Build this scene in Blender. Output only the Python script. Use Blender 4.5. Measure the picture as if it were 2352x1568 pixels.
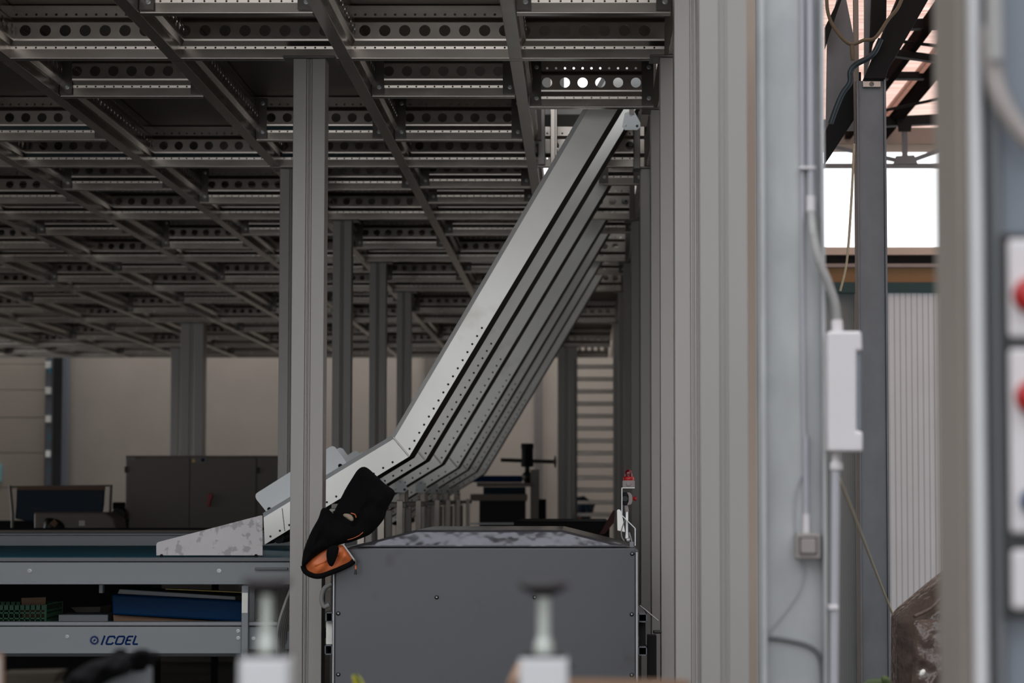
import bpy, math, random
from mathutils import Vector, Matrix

# ------------------------------------------------------------------ scene, camera, light
sc = bpy.context.scene
for o in list(bpy.data.objects):
    bpy.data.objects.remove(o)
C = sc.collection
sc.view_settings.view_transform = 'Standard'
sc.view_settings.look = 'None'
sc.view_settings.exposure = 0.0
sc.view_settings.gamma = 1.0
sc.view_settings.use_curve_mapping = False

W, H = 2352, 1568
F = 5553.0                       # focal length in pixels (85 mm on a 36 mm frame)
CX, CY = 1338.0, 784.0           # the vanishing point of the hall sits right of the middle
HOR = 1140.0                     # horizon row
PITCH = math.atan((HOR - CY) / F)
CAMZ = 1.6
cam_d = bpy.data.cameras.new('camera')
cam_d.sensor_width = 36.0
cam_d.lens = F * 36.0 / W
cam_d.shift_x = -(CX - W / 2) / W
cam_d.clip_start = 0.05
cam_d.clip_end = 300
cam_d.dof.use_dof = True
cam_d.dof.focus_distance = 12.3
cam_d.dof.aperture_fstop = 3.2
cam = bpy.data.objects.new('camera', cam_d)
C.objects.link(cam)
cam.location = (0, 0, CAMZ)
cam.rotation_euler = (math.pi / 2 + PITCH, 0, 0)
sc.camera = cam

SKY = 2.2
world = bpy.data.worlds.new('overcast_sky')
sc.world = world
world.use_nodes = True
wb = world.node_tree.nodes['Background']
wb.inputs[0].default_value = (0.95, 0.97, 1.0, 1)
wb.inputs[1].default_value = SKY


def area(name, loc, rot, sx, sy, power, col):
    d = bpy.data.lights.new(name, 'AREA')
    d.shape = 'RECTANGLE'
    d.size, d.size_y, d.energy, d.color = sx, sy, power, col
    o = bpy.data.objects.new(name, d)
    C.objects.link(o)
    o.location, o.rotation_euler = loc, rot
    return o


def portal(name, loc, rot, sx, sy):
    o = area(name, loc, rot, sx, sy, 1, (1, 1, 1))
    o.data.cycles.is_portal = True
    return o


# the openings of the hall that let the sky in: front door, rooflight over the front zone, left door, rear rooflight; back and side openings added for light
portal('front_door_daylight', (0.5, -5.9, 1.9), (math.radians(90), 0, 0), 12.0, 3.8)
portal('rooflight_daylight', (-1.5, 1.5, 7.0), (0, 0, 0), 21.0, 15.0)
portal('left_door_daylight', (-11.9, 26.0, 1.6), (0, math.radians(-90), 0), 3.2, 13.0)
portal('rear_rooflight_daylight', (-0.2, 33.0, 7.0), (0, 0, 0), 2.0, 11.0)
portal('back_wall_added_light', (-5.5, 40.8, 7.0), (0, 0, 0), 13.0, 2.4)  # roof opening added to brighten the back wall
portal('side_bay_added_light', (8.95, 15.5, 1.9), (0, math.radians(90), 0), 3.8, 7.0)  # unseen opening added to bring white light into the side bay


# ------------------------------------------------------------------ pixel -> place helpers
def P(px, py, Y):
    u, v = (px - CX) / F, (py - CY) / F
    cp, sp = math.cos(PITCH), math.sin(PITCH)
    d = Vector((u, cp + v * sp, sp - v * cp))
    t = Y / d.y
    return Vector((d.x * t, Y, CAMZ + d.z * t))


def YZ(py, z):
    """distance at which a point of height z shows in row py"""
    v = (py - CY) / F
    cp, sp = math.cos(PITCH), math.sin(PITCH)
    return (z - CAMZ) * (cp + v * sp) / (sp - v * cp)


def R(x0, y0, x1, y1, Y):
    a, b = P(x0, (y0 + y1) / 2, Y), P(x1, (y0 + y1) / 2, Y)
    return a.x, b.x, P((x0 + x1) / 2, y1, Y).z, P((x0 + x1) / 2, y0, Y).z


# ------------------------------------------------------------------ materials
def lin(c):
    return tuple((v / 255 / 12.92) if v / 255 <= .04045 else ((v / 255 + .055) / 1.055) ** 2.4 for v in c)


def mat(name, rgb, metal=0.0, rough=.5, var=.12, scale=6.0, stretch=(1, 1, 1), bump=0.0, bscale=60.0, rvar=.1,
        spots=None, spec=.5):
    m = bpy.data.materials.new(name)
    m.use_nodes = True
    nt = m.node_tree
    N, L = nt.nodes, nt.links
    b = N['Principled BSDF']
    c = lin(rgb)
    tc = N.new('ShaderNodeTexCoord')
    mp = N.new('ShaderNodeMapping')
    mp.inputs['Scale'].default_value = stretch
    L.new(tc.outputs['Object'], mp.inputs['Vector'])
    nz = N.new('ShaderNodeTexNoise')
    nz.inputs['Scale'].default_value = scale
    nz.inputs['Detail'].default_value = 5
    L.new(mp.outputs[0], nz.inputs['Vector'])
    rp = N.new('ShaderNodeValToRGB')
    rp.color_ramp.elements[0].position = .3
    rp.color_ramp.elements[1].position = .7
    rp.color_ramp.elements[0].color = tuple(v * (1 - var) for v in c) + (1,)
    rp.color_ramp.elements[1].color = tuple(min(1, v * (1 + var)) for v in c) + (1,)
    L.new(nz.outputs['Fac'], rp.inputs['Fac'])
    col = rp.outputs['Color']
    if spots:                                  # (colour, scale, threshold, strength): dirt, scuffs, stains, and reflections painted on the cover
        sc_rgb, ss, th, st = spots
        n2 = N.new('ShaderNodeTexNoise')
        n2.inputs['Scale'].default_value = ss
        n2.inputs['Detail'].default_value = 4
        L.new(tc.outputs['Object'], n2.inputs['Vector'])
        r2 = N.new('ShaderNodeValToRGB')
        r2.color_ramp.elements[0].position = th
        r2.color_ramp.elements[1].position = th + .06
        r2.color_ramp.elements[0].color = (0, 0, 0, 1)
        r2.color_ramp.elements[1].color = (st, st, st, 1)
        L.new(n2.outputs['Fac'], r2.inputs['Fac'])
        mx = N.new('ShaderNodeMix')
        mx.data_type = 'RGBA'
        L.new(r2.outputs['Color'], mx.inputs['Factor'])
        L.new(col, mx.inputs[6])
        mx.inputs[7].default_value = lin(sc_rgb) + (1,)
        col = mx.outputs[2]
    L.new(col, b.inputs['Base Color'])
    b.inputs['Metallic'].default_value = metal
    b.inputs['Specular IOR Level'].default_value = spec
    mr = N.new('ShaderNodeMapRange')
    mr.inputs['To Min'].default_value = max(.02, rough - rvar)
    mr.inputs['To Max'].default_value = min(1, rough + rvar)
    L.new(nz.outputs['Fac'], mr.inputs['Value'])
    L.new(mr.outputs[0], b.inputs['Roughness'])
    if bump:
        n3 = N.new('ShaderNodeTexNoise')
        n3.inputs['Scale'].default_value = bscale
        L.new(mp.outputs[0], n3.inputs['Vector'])
        bp = N.new('ShaderNodeBump')
        bp.inputs['Strength'].default_value = bump
        bp.inputs['Distance'].default_value = .01
        L.new(n3.outputs['Fac'], bp.inputs['Height'])
        L.new(bp.outputs[0], b.inputs['Normal'])
    return m


M = {}
M['galv'] = mat('galvanised_sheet', (172, 164, 156), .92, .25, .05, 5, (1, 1, 3), 0, rvar=.05)
M['galv_dark'] = mat('galvanised_sheet_dull', (100, 96, 92), .95, .32, .16, 5)
M['deck'] = mat('deck_underside', (132, 122, 113), .6, .5, .12, 3)
M['column'] = mat('column_grey_paint', (148, 145, 142), .3, .36, .05, 2, (1, 1, .2), rvar=.06)
M['zinc'] = mat('zinc_plated_panel', (248, 248, 243), .38, .33, .06, 3, (1, 1, 1), rvar=.1, spots=((196, 190, 174), 2.0, .62, .35))
M['zinc_white'] = mat('bright_zinc_plate', (238, 244, 246), .1, .4, .04, 3)
M['rubber'] = mat('black_rubber', (24, 23, 23), 0, .55, .1, 10)
M['black'] = mat('black_plastic', (18, 18, 19), 0, .45, .1, 10)
M['darkpaint'] = mat('machine_dark_grey', (85, 86, 90), .3, .34, .07, 2.5, bump=.02, bscale=8, rvar=.08, spots=((70, 66, 66), 3.2, .64, .55))
M['hood'] = mat('glossy_dark_cover', (92, 92, 98), .5, .14, .1, 4, bump=.6, bscale=9, rvar=.05, spots=((120, 118, 116), 5, .63, .4))  # lighter spots paint mottled reflections into the cover colour
M['edge'] = mat('bare_steel_edge', (170, 172, 174), .7, .35)
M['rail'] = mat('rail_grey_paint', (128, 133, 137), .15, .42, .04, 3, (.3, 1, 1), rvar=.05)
M['rail_dark'] = mat('rail_dark_grey', (96, 99, 102), .2, .45, .06, 3)  # darker than the rail grey paint
M['teal'] = mat('teal_belt', (14, 84, 106), 0, .5, .08, 5, spec=.2)
M['blue'] = mat('blue_belt', (0, 48, 88), 0, .5, .1, 4, spec=.12)
M['navy'] = mat('dark_blue_belt', (12, 42, 62), 0, .6, .1, 4)
M['stain'] = mat('stained_sheet', (196, 192, 194), .25, .5, .05, 6, spots=((146, 142, 146), 17.0, .55, .7))
M['beige'] = mat('beige_panel', (190, 179, 167), 0, .6, .03, 2)
M['cabinet'] = mat('cabinet_grey', (128, 120, 112), 0, .5, .04, 3)
M['steelblue'] = mat('slate_steel', (112, 117, 122), .3, .5, .14, 9, (1, 1, .5))
M['ibeam'] = mat('hot_dip_galvanised', (164, 166, 167), .15, .5, .12, 11, (1, 1, .35), rvar=.1, spots=((150, 153, 156), 3, .55, .5))
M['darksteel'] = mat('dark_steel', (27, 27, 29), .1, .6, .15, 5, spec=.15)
M['purlin'] = mat('matt_dark_purlin', (30, 26, 25), 0, .95, .15, 5, spec=0)
M['white_plastic'] = mat('white_plastic', (204, 200, 202), 0, .45, .03, 4)
M['pipe'] = mat('grey_pvc_conduit', (164, 164, 171), 0, .45, .04, 4)
M['switchgrey'] = mat('switch_housing', (138, 131, 128), 0, .5, .06, 8)
M['cloth'] = mat('black_jacket_fabric', (9, 9, 11), 0, .95, .2, 60, bump=.25, bscale=220, spec=.15)
M['orange'] = mat('orange_satin_lining', (212, 112, 62), 0, .45, .16, 12, bump=.3, bscale=30)
M['beige_cloth'] = mat('beige_inner_cloth', (150, 136, 118), 0, .85, .12, 30)
M['cream'] = mat('cream_plastic', (184, 190, 184), .2, .4, .05, 8)
M['foot_white'] = mat('white_square_tube', (198, 198, 201), 0, .45, .03, 3)
M['pad'] = mat('dark_foot_pad', (36, 31, 33), 0, .6, .1, 8)
M['cardboard'] = mat('brown_cardboard', (132, 104, 84), 0, .8, .08, 14)
M['green'] = mat('green_crate_plastic', (6, 88, 54), 0, .45, .1, 8)
M['red'] = mat('red_plastic', (160, 14, 18), 0, .35, .06, 6)
M['redlens'] = mat('red_beacon_lens', (96, 6, 22), 0, .15, .08, 6)
M['logo'] = mat('logo_blue', (3, 36, 86), 0, .6, .03, 4, spec=.08)
M['concrete'] = mat('concrete_floor', (66, 64, 61), 0, .5, .15, 1.5)
M['brownband'] = mat('brown_board', (150, 118, 82), 0, .7, .08, 8)
M['greenrail'] = mat('dark_green_rail', (30, 64, 66), .2, .5, .08, 5)
M['wrap'] = mat('brown_shrink_film', (88, 76, 70), 0, .16, .3, 5, bump=1.0, bscale=26, rvar=.1)
M['leaf'] = mat('leaf_green', (62, 76, 38), 0, .6, .2, 20)
M['yellow'] = mat('yellow_green', (170, 164, 40), 0, .5, .2, 20)
M['rope'] = mat('tan_rope', (184, 176, 152), 0, .8, .1, 40)
M['hose'] = mat('teal_hose', (20, 44, 54), 0, .4, .1, 10)
M['cable'] = mat('grey_cable', (150, 149, 148), 0, .5, .05, 10)
M['tan_tube'] = mat('tan_tube', (98, 86, 66), 0, .5, .08, 10)
M['panelblue'] = mat('blue_grey_panel', (118, 125, 135), .1, .45, .04, 4)
M['wood'] = mat('weathered_pallet_wood', (50, 46, 40), 0, .9, .2, 10, (1, 8, 8), spec=.04)
M['paper'] = mat('paper_label', (226, 226, 220), 0, .7, .04, 20)
M['brass'] = mat('yellow_zinc_rod', (150, 134, 84), .8, .35, .1, 8)
M['cyan'] = mat('blue_roller_plastic', (60, 150, 180), 0, .5, .05, 8)
M['glass'] = mat('door_window_glass', (150, 220, 230), 0, .1, .03, 4)
M['hivis'] = mat('orange_workwear', (220, 110, 60), 0, .8, .08, 20)
M['lampglass'] = mat('lamp_bowl', (196, 190, 176), 0, .2, .06, 20)


def ribbed(name, rgb, axis, pitch, depth_frac=.12, dark=.45, rough=.55, trans=None):
    """sheet with grooves of a fixed pitch along one axis (metres, object space)"""
    m = mat(name, rgb, 0, rough, .05, 2)
    nt = m.node_tree
    N, L = nt.nodes, nt.links
    b = N['Principled BSDF']
    src = b.inputs['Base Color'].links[0].from_socket
    tc = N.new('ShaderNodeTexCoord')
    sp = N.new('ShaderNodeSeparateXYZ')
    L.new(tc.outputs['Object'], sp.inputs[0])
    d = N.new('ShaderNodeMath'); d.operation = 'DIVIDE'; d.inputs[1].default_value = pitch
    L.new(sp.outputs['XYZ'.index(axis)], d.inputs[0])
    fr = N.new('ShaderNodeMath'); fr.operation = 'FRACT'
    L.new(d.outputs[0], fr.inputs[0])
    lt = N.new('ShaderNodeMath'); lt.operation = 'LESS_THAN'; lt.inputs[1].default_value = depth_frac
    L.new(fr.outputs[0], lt.inputs[0])
    mx = N.new('ShaderNodeMix'); mx.data_type = 'RGBA'
    L.new(lt.outputs[0], mx.inputs['Factor'])
    L.new(src, mx.inputs[6])
    mx.inputs[7].default_value = tuple(v * dark for v in lin(rgb)) + (1,)
    L.new(mx.outputs[2], b.inputs['Base Color'])
    bp = N.new('ShaderNodeBump'); bp.inputs['Strength'].default_value = .5; bp.inputs['Distance'].default_value = .01; bp.invert = True
    L.new(lt.outputs[0], bp.inputs['Height'])
    L.new(bp.outputs[0], b.inputs['Normal'])
    return m


M['wall_back'] = ribbed('ribbed_back_wall', (200, 188, 176), 'Z', .05, .2, .9)
M['wall_white'] = ribbed('ribbed_white_panel', (202, 214, 222), 'X', .047, .13, .4)
M['wall_grey'] = ribbed('ribbed_grey_panel', (132, 146, 152), 'X', .02, .2, .7)

mr_ = bpy.data.materials.new('pink_translucent_roof_sheet')
mr_.use_nodes = True
_n, _l = mr_.node_tree.nodes, mr_.node_tree.links
_out = _n['Material Output']
_n.remove(_n['Principled BSDF'])
_tc = _n.new('ShaderNodeTexCoord')
_mp = _n.new('ShaderNodeMapping'); _mp.inputs['Scale'].default_value = (.6, 14, 1)
_nz = _n.new('ShaderNodeTexNoise'); _nz.inputs['Scale'].default_value = 2.2
_rp = _n.new('ShaderNodeValToRGB')
_rp.color_ramp.elements[0].position, _rp.color_ramp.elements[1].position = .35, .65
_rp.color_ramp.elements[0].color = lin((228, 200, 190)) + (1,)
_rp.color_ramp.elements[1].color = lin((255, 244, 238)) + (1,)
_tr, _df, _ms = _n.new('ShaderNodeBsdfTranslucent'), _n.new('ShaderNodeBsdfDiffuse'), _n.new('ShaderNodeMixShader')
_ms.inputs[0].default_value = .12
_l.new(_tc.outputs['Object'], _mp.inputs[0]); _l.new(_mp.outputs[0], _nz.inputs['Vector']); _l.new(_nz.outputs['Fac'], _rp.inputs[0])
_l.new(_rp.outputs[0], _tr.inputs[0]); _l.new(_rp.outputs[0], _df.inputs[0])
_l.new(_tr.outputs[0], _ms.inputs[1]); _l.new(_df.outputs[0], _ms.inputs[2]); _l.new(_ms.outputs[0], _out.inputs[0])
M['pinkroof'] = mr_

# ------------------------------------------------------------------ mesh building
ORG = {}


def org(o):
    return ORG.get(o.name, Vector((0, 0, 0))) if o else Vector((0, 0, 0))


class MB:
    """collects shapes in world coordinates, then links them as one mesh object"""
    def __init__(s):
        s.v, s.f, s.sm = [], [], []

    def add(s, vs, fs, smooth=False):
        k = len(s.v)
        s.v += [tuple(v) for v in vs]
        s.f += [tuple(i + k for i in f) for f in fs]
        s.sm += [smooth] * len(fs)
        return s

    def box(s, x0, x1, y0, y1, z0, z1):
        vs = [(x, y, z) for z in (z0, z1) for y in (y0, y1) for x in (x0, x1)]
        return s.add(vs, [(0, 2, 3, 1), (4, 5, 7, 6), (0, 1, 5, 4), (2, 6, 7, 3), (0, 4, 6, 2), (1, 3, 7, 5)])

    def pbox(s, x0, y0, x1, y1, Y, d):
        a, b, z0, z1 = R(x0, y0, x1, y1, Y)
        return s.box(a, b, Y, Y + d, z0, z1)

    def prism(s, pts, off):
        """closed outline (3-D points) pushed along off"""
        n = len(pts)
        off = Vector(off)
        a = [Vector(p) for p in pts]
        b = [p + off for p in a]
        fs = [tuple(range(n)), tuple(range(2 * n - 1, n - 1, -1))]
        fs += [((i + 1) % n, i, i + n, (i + 1) % n + n) for i in range(n)]
        return s.add(a + b, fs)

    def pprism(s, pix, Y, d):
        return s.prism([P(x, y, Y) for x, y in pix], (0, d, 0))

    def bar(s, a, b, w, h, up=(0, 0, 1)):
        a, b = Vector(a), Vector(b)
        t = (b - a).normalized()
        u = Vector(up)
        sd = t.cross(u)
        if sd.length < 1e-4:
            sd = t.cross(Vector((0, 1, 0)))
        sd.normalize()
        u = sd.cross(t).normalized()
        q = [sd * (i * w / 2) + u * (j * h / 2) for i, j in ((-1, -1), (1, -1), (1, 1), (-1, 1))]
        return s.prism([a + c for c in q], b - a)

    def tube(s, pts, r, n=10, smooth=0, caps=True):
        pts = [Vector(p) for p in pts]
        if smooth:
            q = []
            e = [pts[0] * 2 - pts[1]] + pts + [pts[-1] * 2 - pts[-2]]
            for i in range(1, len(e) - 2):
                p0, p1, p2, p3 = e[i - 1:i + 3]
                for k in range(smooth):
                    t = k / smooth
                    q.append(.5 * ((2 * p1) + (p2 - p0) * t + (2 * p0 - 5 * p1 + 4 * p2 - p3) * t * t + (3 * p1 - p0 - 3 * p2 + p3) * t ** 3))
            q.append(pts[-1])
            pts = q
        rs = r if isinstance(r, (list, tuple)) else None
        vs, fs = [], []
        t = (pts[1] - pts[0]).normalized()
        u = t.orthogonal().normalized()
        for i, p in enumerate(pts):
            t2 = (pts[min(i + 1, len(pts) - 1)] - pts[max(i - 1, 0)]).normalized()
            u = (u - t2 * u.dot(t2)).normalized()
            w = t2.cross(u)
            rr = rs[min(int(i * len(rs) / len(pts)), len(rs) - 1)] if rs else r
            for k in range(n):
                a = 2 * math.pi * k / n
                vs.append(p + (u * math.cos(a) + w * math.sin(a)) * rr)
        for i in range(len(pts) - 1):
            for k in range(n):
                fs.append((i * n + k, i * n + (k + 1) % n, (i + 1) * n + (k + 1) % n, (i + 1) * n + k))
        s.add(vs, fs, True)
        if caps:
            k = len(vs)
            s.add(vs[:n], [tuple(range(n))[::-1]])
            s.add(vs[-n:], [tuple(range(n))])
        return s

    def lathe(s, c, prof, n=24, axis=(0, 0, 1), smooth=True):
        """prof: (radius, height) pairs along axis from c"""
        ax = Vector(axis).normalized()
        u = ax.orthogonal().normalized()
        w = ax.cross(u)
        c = Vector(c)
        vs, fs = [], []
        for r, h in prof:
            for k in range(n):
                a = 2 * math.pi * k / n
                vs.append(c + ax * h + (u * math.cos(a) + w * math.sin(a)) * max(r, 1e-5))
        for i in range(len(prof) - 1):
            for k in range(n):
                fs.append((i * n + k, i * n + (k + 1) % n, (i + 1) * n + (k + 1) % n, (i + 1) * n + k))
        s.add(vs, fs, smooth)
        s.add(vs[:n], [tuple(range(n))[::-1]])
        s.add(vs[-n:], [tuple(range(n))])
        return s

    def blob(s, outline, spine, Y, thick, rings=7, fold=.0, seed=1, side=1.0, step=6, back=True, dome=.5):
        """cloth-like volume: an outline (pixels, traced at distance Y) that swells towards a spine"""
        rnd = random.Random(seed)
        ph = [rnd.uniform(0, 6.28) for _ in range(6)]
        b = []
        n = len(outline)
        for i in range(n):
            (xa, ya), (xb, yb) = outline[i], outline[(i + 1) % n]
            k = max(1, int(math.hypot(xb - xa, yb - ya) / step))
            for j in range(k):
                b.append((xa + (xb - xa) * j / k, ya + (yb - ya) * j / k))
        nb = len(b)
        # a little smoothing so the cloth edge is not faceted
        for _ in range(2):
            b = [(.25 * b[i - 1][0] + .5 * b[i][0] + .25 * b[(i + 1) % nb][0], .25 * b[i - 1][1] + .5 * b[i][1] + .25 * b[(i + 1) % nb][1]) for i in range(nb)]

        def near(p):
            best = None
            for i in range(max(1, len(spine) - 1)):
                a = spine[i]
                c = spine[min(i + 1, len(spine) - 1)]
                dx, dy = c[0] - a[0], c[1] - a[1]
                l2 = dx * dx + dy * dy or 1
                t = max(0, min(1, ((p[0] - a[0]) * dx + (p[1] - a[1]) * dy) / l2))
                q = (a[0] + dx * t, a[1] + dy * t)
                d = math.hypot(p[0] - q[0], p[1] - q[1])
                if best is None or d < best[0]:
                    best = (d, q)
            return best[1]
        tg = [near(p) for p in b]
        for _ in range(2):
            tg = [(.25 * tg[i - 1][0] + .5 * tg[i][0] + .25 * tg[(i + 1) % nb][0], .25 * tg[i - 1][1] + .5 * tg[i][1] + .25 * tg[(i + 1) % nb][1]) for i in range(nb)]
        for sgn in ((-1, 1) if back else (-1,)):
            vs, fs = [], []
            for r in range(rings + 1):
                t = r / rings
                h = thick * math.sqrt(max(0, 1 - (1 - t) ** 2)) if dome == .5 else thick * (1 - (1 - t) ** 2) ** dome
                for i in range(nb):
                    x = b[i][0] + (tg[i][0] - b[i][0]) * t
                    y = b[i][1] + (tg[i][1] - b[i][1]) * t
                    fo = fold * min(1, t * 3) * (math.sin(x * .11 + y * .05 + ph[0]) + .7 * math.sin(x * .05 - y * .13 + ph[1]) + .5 * math.sin(x * .21 + y * .17 + ph[2]))
                    p = P(x, y, Y)
                    vs.append(p + Vector((0, sgn * h * (side if sgn < 0 else .6) + (fo if sgn < 0 else 0), 0)))
            for r in range(rings):
                for i in range(nb):
                    q = (r * nb + i, r * nb + (i + 1) % nb, (r + 1) * nb + (i + 1) % nb, (r + 1) * nb + i)
                    fs.append(q if sgn < 0 else q[::-1])
            last = list(range(rings * nb, (rings + 1) * nb))
            fs.append(tuple(last) if sgn < 0 else tuple(last[::-1]))
            s.add(vs, fs, True)
        return s

    def build(s, name, m, parent=None, bevel=0.0, seg=2, **tags):
        me = bpy.data.meshes.new(name)
        o3 = org(parent)
        if parent is None and s.v:
            xs, ys, zs = zip(*s.v)
            o3 = Vector(((min(xs) + max(xs)) / 2, (min(ys) + max(ys)) / 2, min(zs)))
        me.from_pydata([(v[0] - o3.x, v[1] - o3.y, v[2] - o3.z) for v in s.v], [], s.f)
        me.polygons.foreach_set('use_smooth', s.sm)
        me.materials.append(M[m] if isinstance(m, str) else m)
        me.update()
        o = bpy.data.objects.new(name, me)
        C.objects.link(o)
        if parent:
            o.parent = parent
        else:
            o.location = o3
        ORG[o.name] = o3
        if bevel:
            bm = o.modifiers.new('bevel', 'BEVEL')
            bm.width, bm.segments, bm.limit_method, bm.angle_limit = bevel, seg, 'ANGLE', math.radians(40)
        for k, v in tags.items():
            o[k] = v
        return o


def thing(name, label, cat, loc, group=None):
    o = bpy.data.objects.new(name, None)
    C.objects.link(o)
    o.empty_display_size = .1
    o.location = loc
    ORG[o.name] = Vector(loc)
    o['label'], o['category'], o['kind'] = label, cat, 'thing'
    if group:
        o['group'] = group
    return o


def tag(o, label, cat, group=None):
    o['label'], o['category'], o['kind'] = label, cat, 'thing'
    if group:
        o['group'] = group
    return o


def struct(o):
    o['kind'] = 'structure'
    return o


def dup(root, loc=None, label=None, group=None):
    def rec(o, par):
        c = o.copy()
        C.objects.link(c)
        if par:
            c.parent = par
        for ch in o.children:
            rec(ch, c)
        return c
    r = rec(root, None)
    if loc is not None:
        r.location = loc
        ORG[r.name] = Vector(loc)
    if label:
        r['label'] = label
    if group:
        r['group'] = group
    return r


def bolt(c, r=.008, h=.006, axis=(0, -1, 0), ring=True):
    mb = MB()
    mb.lathe(c, [(r * 1.5, 0), (r * 1.5, h * .3), (r, h * .35), (r, h), (r * .6, h), (r * .55, h * .5)], 12, axis, False)
    return mb


NUM = ['first', 'second', 'third', 'fourth', 'fifth', 'sixth', 'seventh', 'eighth', 'ninth', 'tenth', 'eleventh', 'twelfth', 'thirteenth']

# ------------------------------------------------------------------ setting
ZB = P(CX, 135, 12.0).z          # underside of the mezzanine beams
HB = .272                        # beam height
YB = 42.0                        # back wall

struct(MB().box(-14, 9, -8, YB + .5, -.2, 0).build('floor', 'concrete'))
struct(MB().box(-12.2, 1.1, YB, YB + .2, 0, 7).build('wall_back', 'wall_back'))
struct(MB().box(-12.2, -12, -6, 19.5, 0, 7).build('wall_left', 'beige'))
struct(MB().box(-12.2, -12, 32.5, YB, 0, 7).build('wall_left', 'beige'))
struct(MB().box(-12.2, -12, 19.5, 32.5, 3.2, 7).build('wall_left', 'beige'))
# deck of the mezzanine, open over the chutes
XL0 = -.335                      # first longitudinal beam left of the right-hand column line
PITCHX = .855
struct(MB().box(-12, XL0, 9.0, 37.9, ZB + HB + .004, ZB + HB + .07).box(XL0, .52, 9.0, 13.55, ZB + HB + .004, ZB + HB + .07)
       .box(XL0, .52, 27.2, 37.9, ZB + HB + .004, ZB + HB + .07).build('ceiling', 'deck'))
struct(MB().box(-12.2, -1.2, 9.2, 39.6, 7.0, 7.2).box(-1.2, 1.1, 9.2, 27.5, 7.0, 7.2).box(.8, 1.1, 27.5, YB + .2, 7.0, 7.2).build('ceiling', 'beige'))  # roof stops short of the back wall to let added light in
# front wall with its wide door opening, right wall with an added light opening, upper walls added to stop leaking light
struct(MB().box(-12.2, -5.5, -6.2, -6, 0, 7).box(6.5, 9.2, -6.2, -6, 0, 7).box(-5.5, 6.5, -6.2, -6, 3.8, 7).build('wall_front', 'foot_white'))
struct(MB().box(9.0, 9.2, -6, 12, 0, 7).box(9.0, 9.2, 19, 20.3, 0, 7).box(9.0, 9.2, 12, 19, 3.8, 7).build('wall_right', 'cabinet'))
struct(MB().box(.88, .94, 13.0, YB, 0, 7).box(.88, 1.1, 9.2, 20.35, 4.95, 7).build('wall_light_block', 'beige'))  # unseen wall added to block light from the side bay
struct(MB().box(1.1, 9.2, 9.0, 9.2, 4.95, 7).build('wall_leak_block', 'beige'))  # unseen wall added to close a light leak above the side bay

# ------------------------------------------------------------------ perforated sections
KEY = [(.065, .014), (.065, 0), (0, 0), (0, .049), (-.0021, .064), (-.019, .087), (-.0205, .097), (-.0212, .184), (0, .206), (0, HB), (.065, HB), (.065, HB - .014)]


def fillet(key):
    """rounds the bends of a sheet profile; returns (points, kind of each strip)"""
    pts, kinds = [key[0]], []
    rad = [0, .004, .004, .02, .008, .008, .02, .012, .012, .004, .004, 0]
    for i in range(1, len(key) - 1):
        p, a, b = Vector(key[i]), Vector(key[i - 1]), Vector(key[i + 1])
        ta, tb = (a - p).normalized(), (b - p).normalized()
        half = math.acos(max(-1, min(1, ta.dot(tb)))) / 2
        d = rad[i] / math.tan(half)
        d = min(d, (a - p).length * .45, (b - p).length * .45)
        s0, s1 = p + ta * d, p + tb * d
        kinds.append(i - 1)
        pts.append(tuple(s0))
        for k in range(1, 5):
            t = k / 4
            pts.append(tuple(s0 * (1 - t) ** 2 + p * 2 * t * (1 - t) + s1 * t * t))
            kinds.append(-1)
    pts.append(key[-1])
    kinds.append(len(key) - 2)
    return pts, kinds


PROF, PKIND = fillet(KEY)


def holed(mb, f, x0, x1, z0, z1, cx, cz, r, n, rim):
    """one cell of a perforated strip: f maps (x, z, depth) to a point"""
    outer, inner, back = [], [], []
    per = []
    cor = [(x1, z1), (x0, z1), (x0, z0), (x1, z0)]
    q = n // 4
    for c in range(4):
        a, b = cor[c], cor[(c + 1) % 4]
        for k in range(q):
            per.append((a[0] + (b[0] - a[0]) * k / q, a[1] + (b[1] - a[1]) * k / q))
    for k in range(n):
        ang = math.pi / 4 + 2 * math.pi * k / n
        outer.append(f(per[k][0], per[k][1], 0))
        inner.append(f(cx + r * math.cos(ang), cz + r * math.sin(ang), 0))
        back.append(f(cx + r * math.cos(ang), cz + r * math.sin(ang), rim))
    fs = []
    for k in range(n):
        j = (k + 1) % n
        fs.append((k, j, n + j, n + k))
        fs.append((n + k, n + j, 2 * n + j, 2 * n + k))
    mb.add(outer + inner + back, fs)


def section(L, small=True):
    """sigma-shaped perforated beam of length L, along x from 0, facing -y"""
    mb = MB()
    for i in range(len(PROF) - 1):
        (ya, za), (yb, zb) = PROF[i], PROF[i + 1]
        kk = PKIND[i]
        kind = 'big' if kk == 6 else ('sm' if kk in (3, 8) and small else None)
        if kind is None:
            mb.add([(0, ya, za), (L, ya, za), (L, yb, zb), (0, yb, zb)], [(0, 1, 2, 3)])
            continue
        p = .1 if kind == 'big' else .05
        r = .0285 if kind == 'big' else (.007 if kk == 8 else min(.0068, (zb - za) / 2 - .0006))
        n = max(1, int((L - .02) / p))
        m0 = (L - n * p) / 2
        zc = (za + zb) / 2 if kind == 'big' else ((za + zb) / 2 if kk == 3 else .224)
        f = lambda x, z, d, a=(ya, za), b=(yb, zb): (x, a[0] + (b[0] - a[0]) * (z - a[1]) / (b[1] - a[1]) + d, z)
        for k in range(n):
            holed(mb, f, m0 + k * p, m0 + (k + 1) * p, za, zb, m0 + (k + .5) * p, zc, r, 24 if kind == 'big' else 8, .004)
        if m0 > 0:
            mb.add([(0, ya, za), (m0, ya, za), (m0, yb, zb), (0, yb, zb)], [(0, 1, 2, 3)])
            mb.add([(L - m0, ya, za), (L, ya, za), (L, yb, zb), (L - m0, yb, zb)], [(0, 1, 2, 3)])
    return mb


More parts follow.
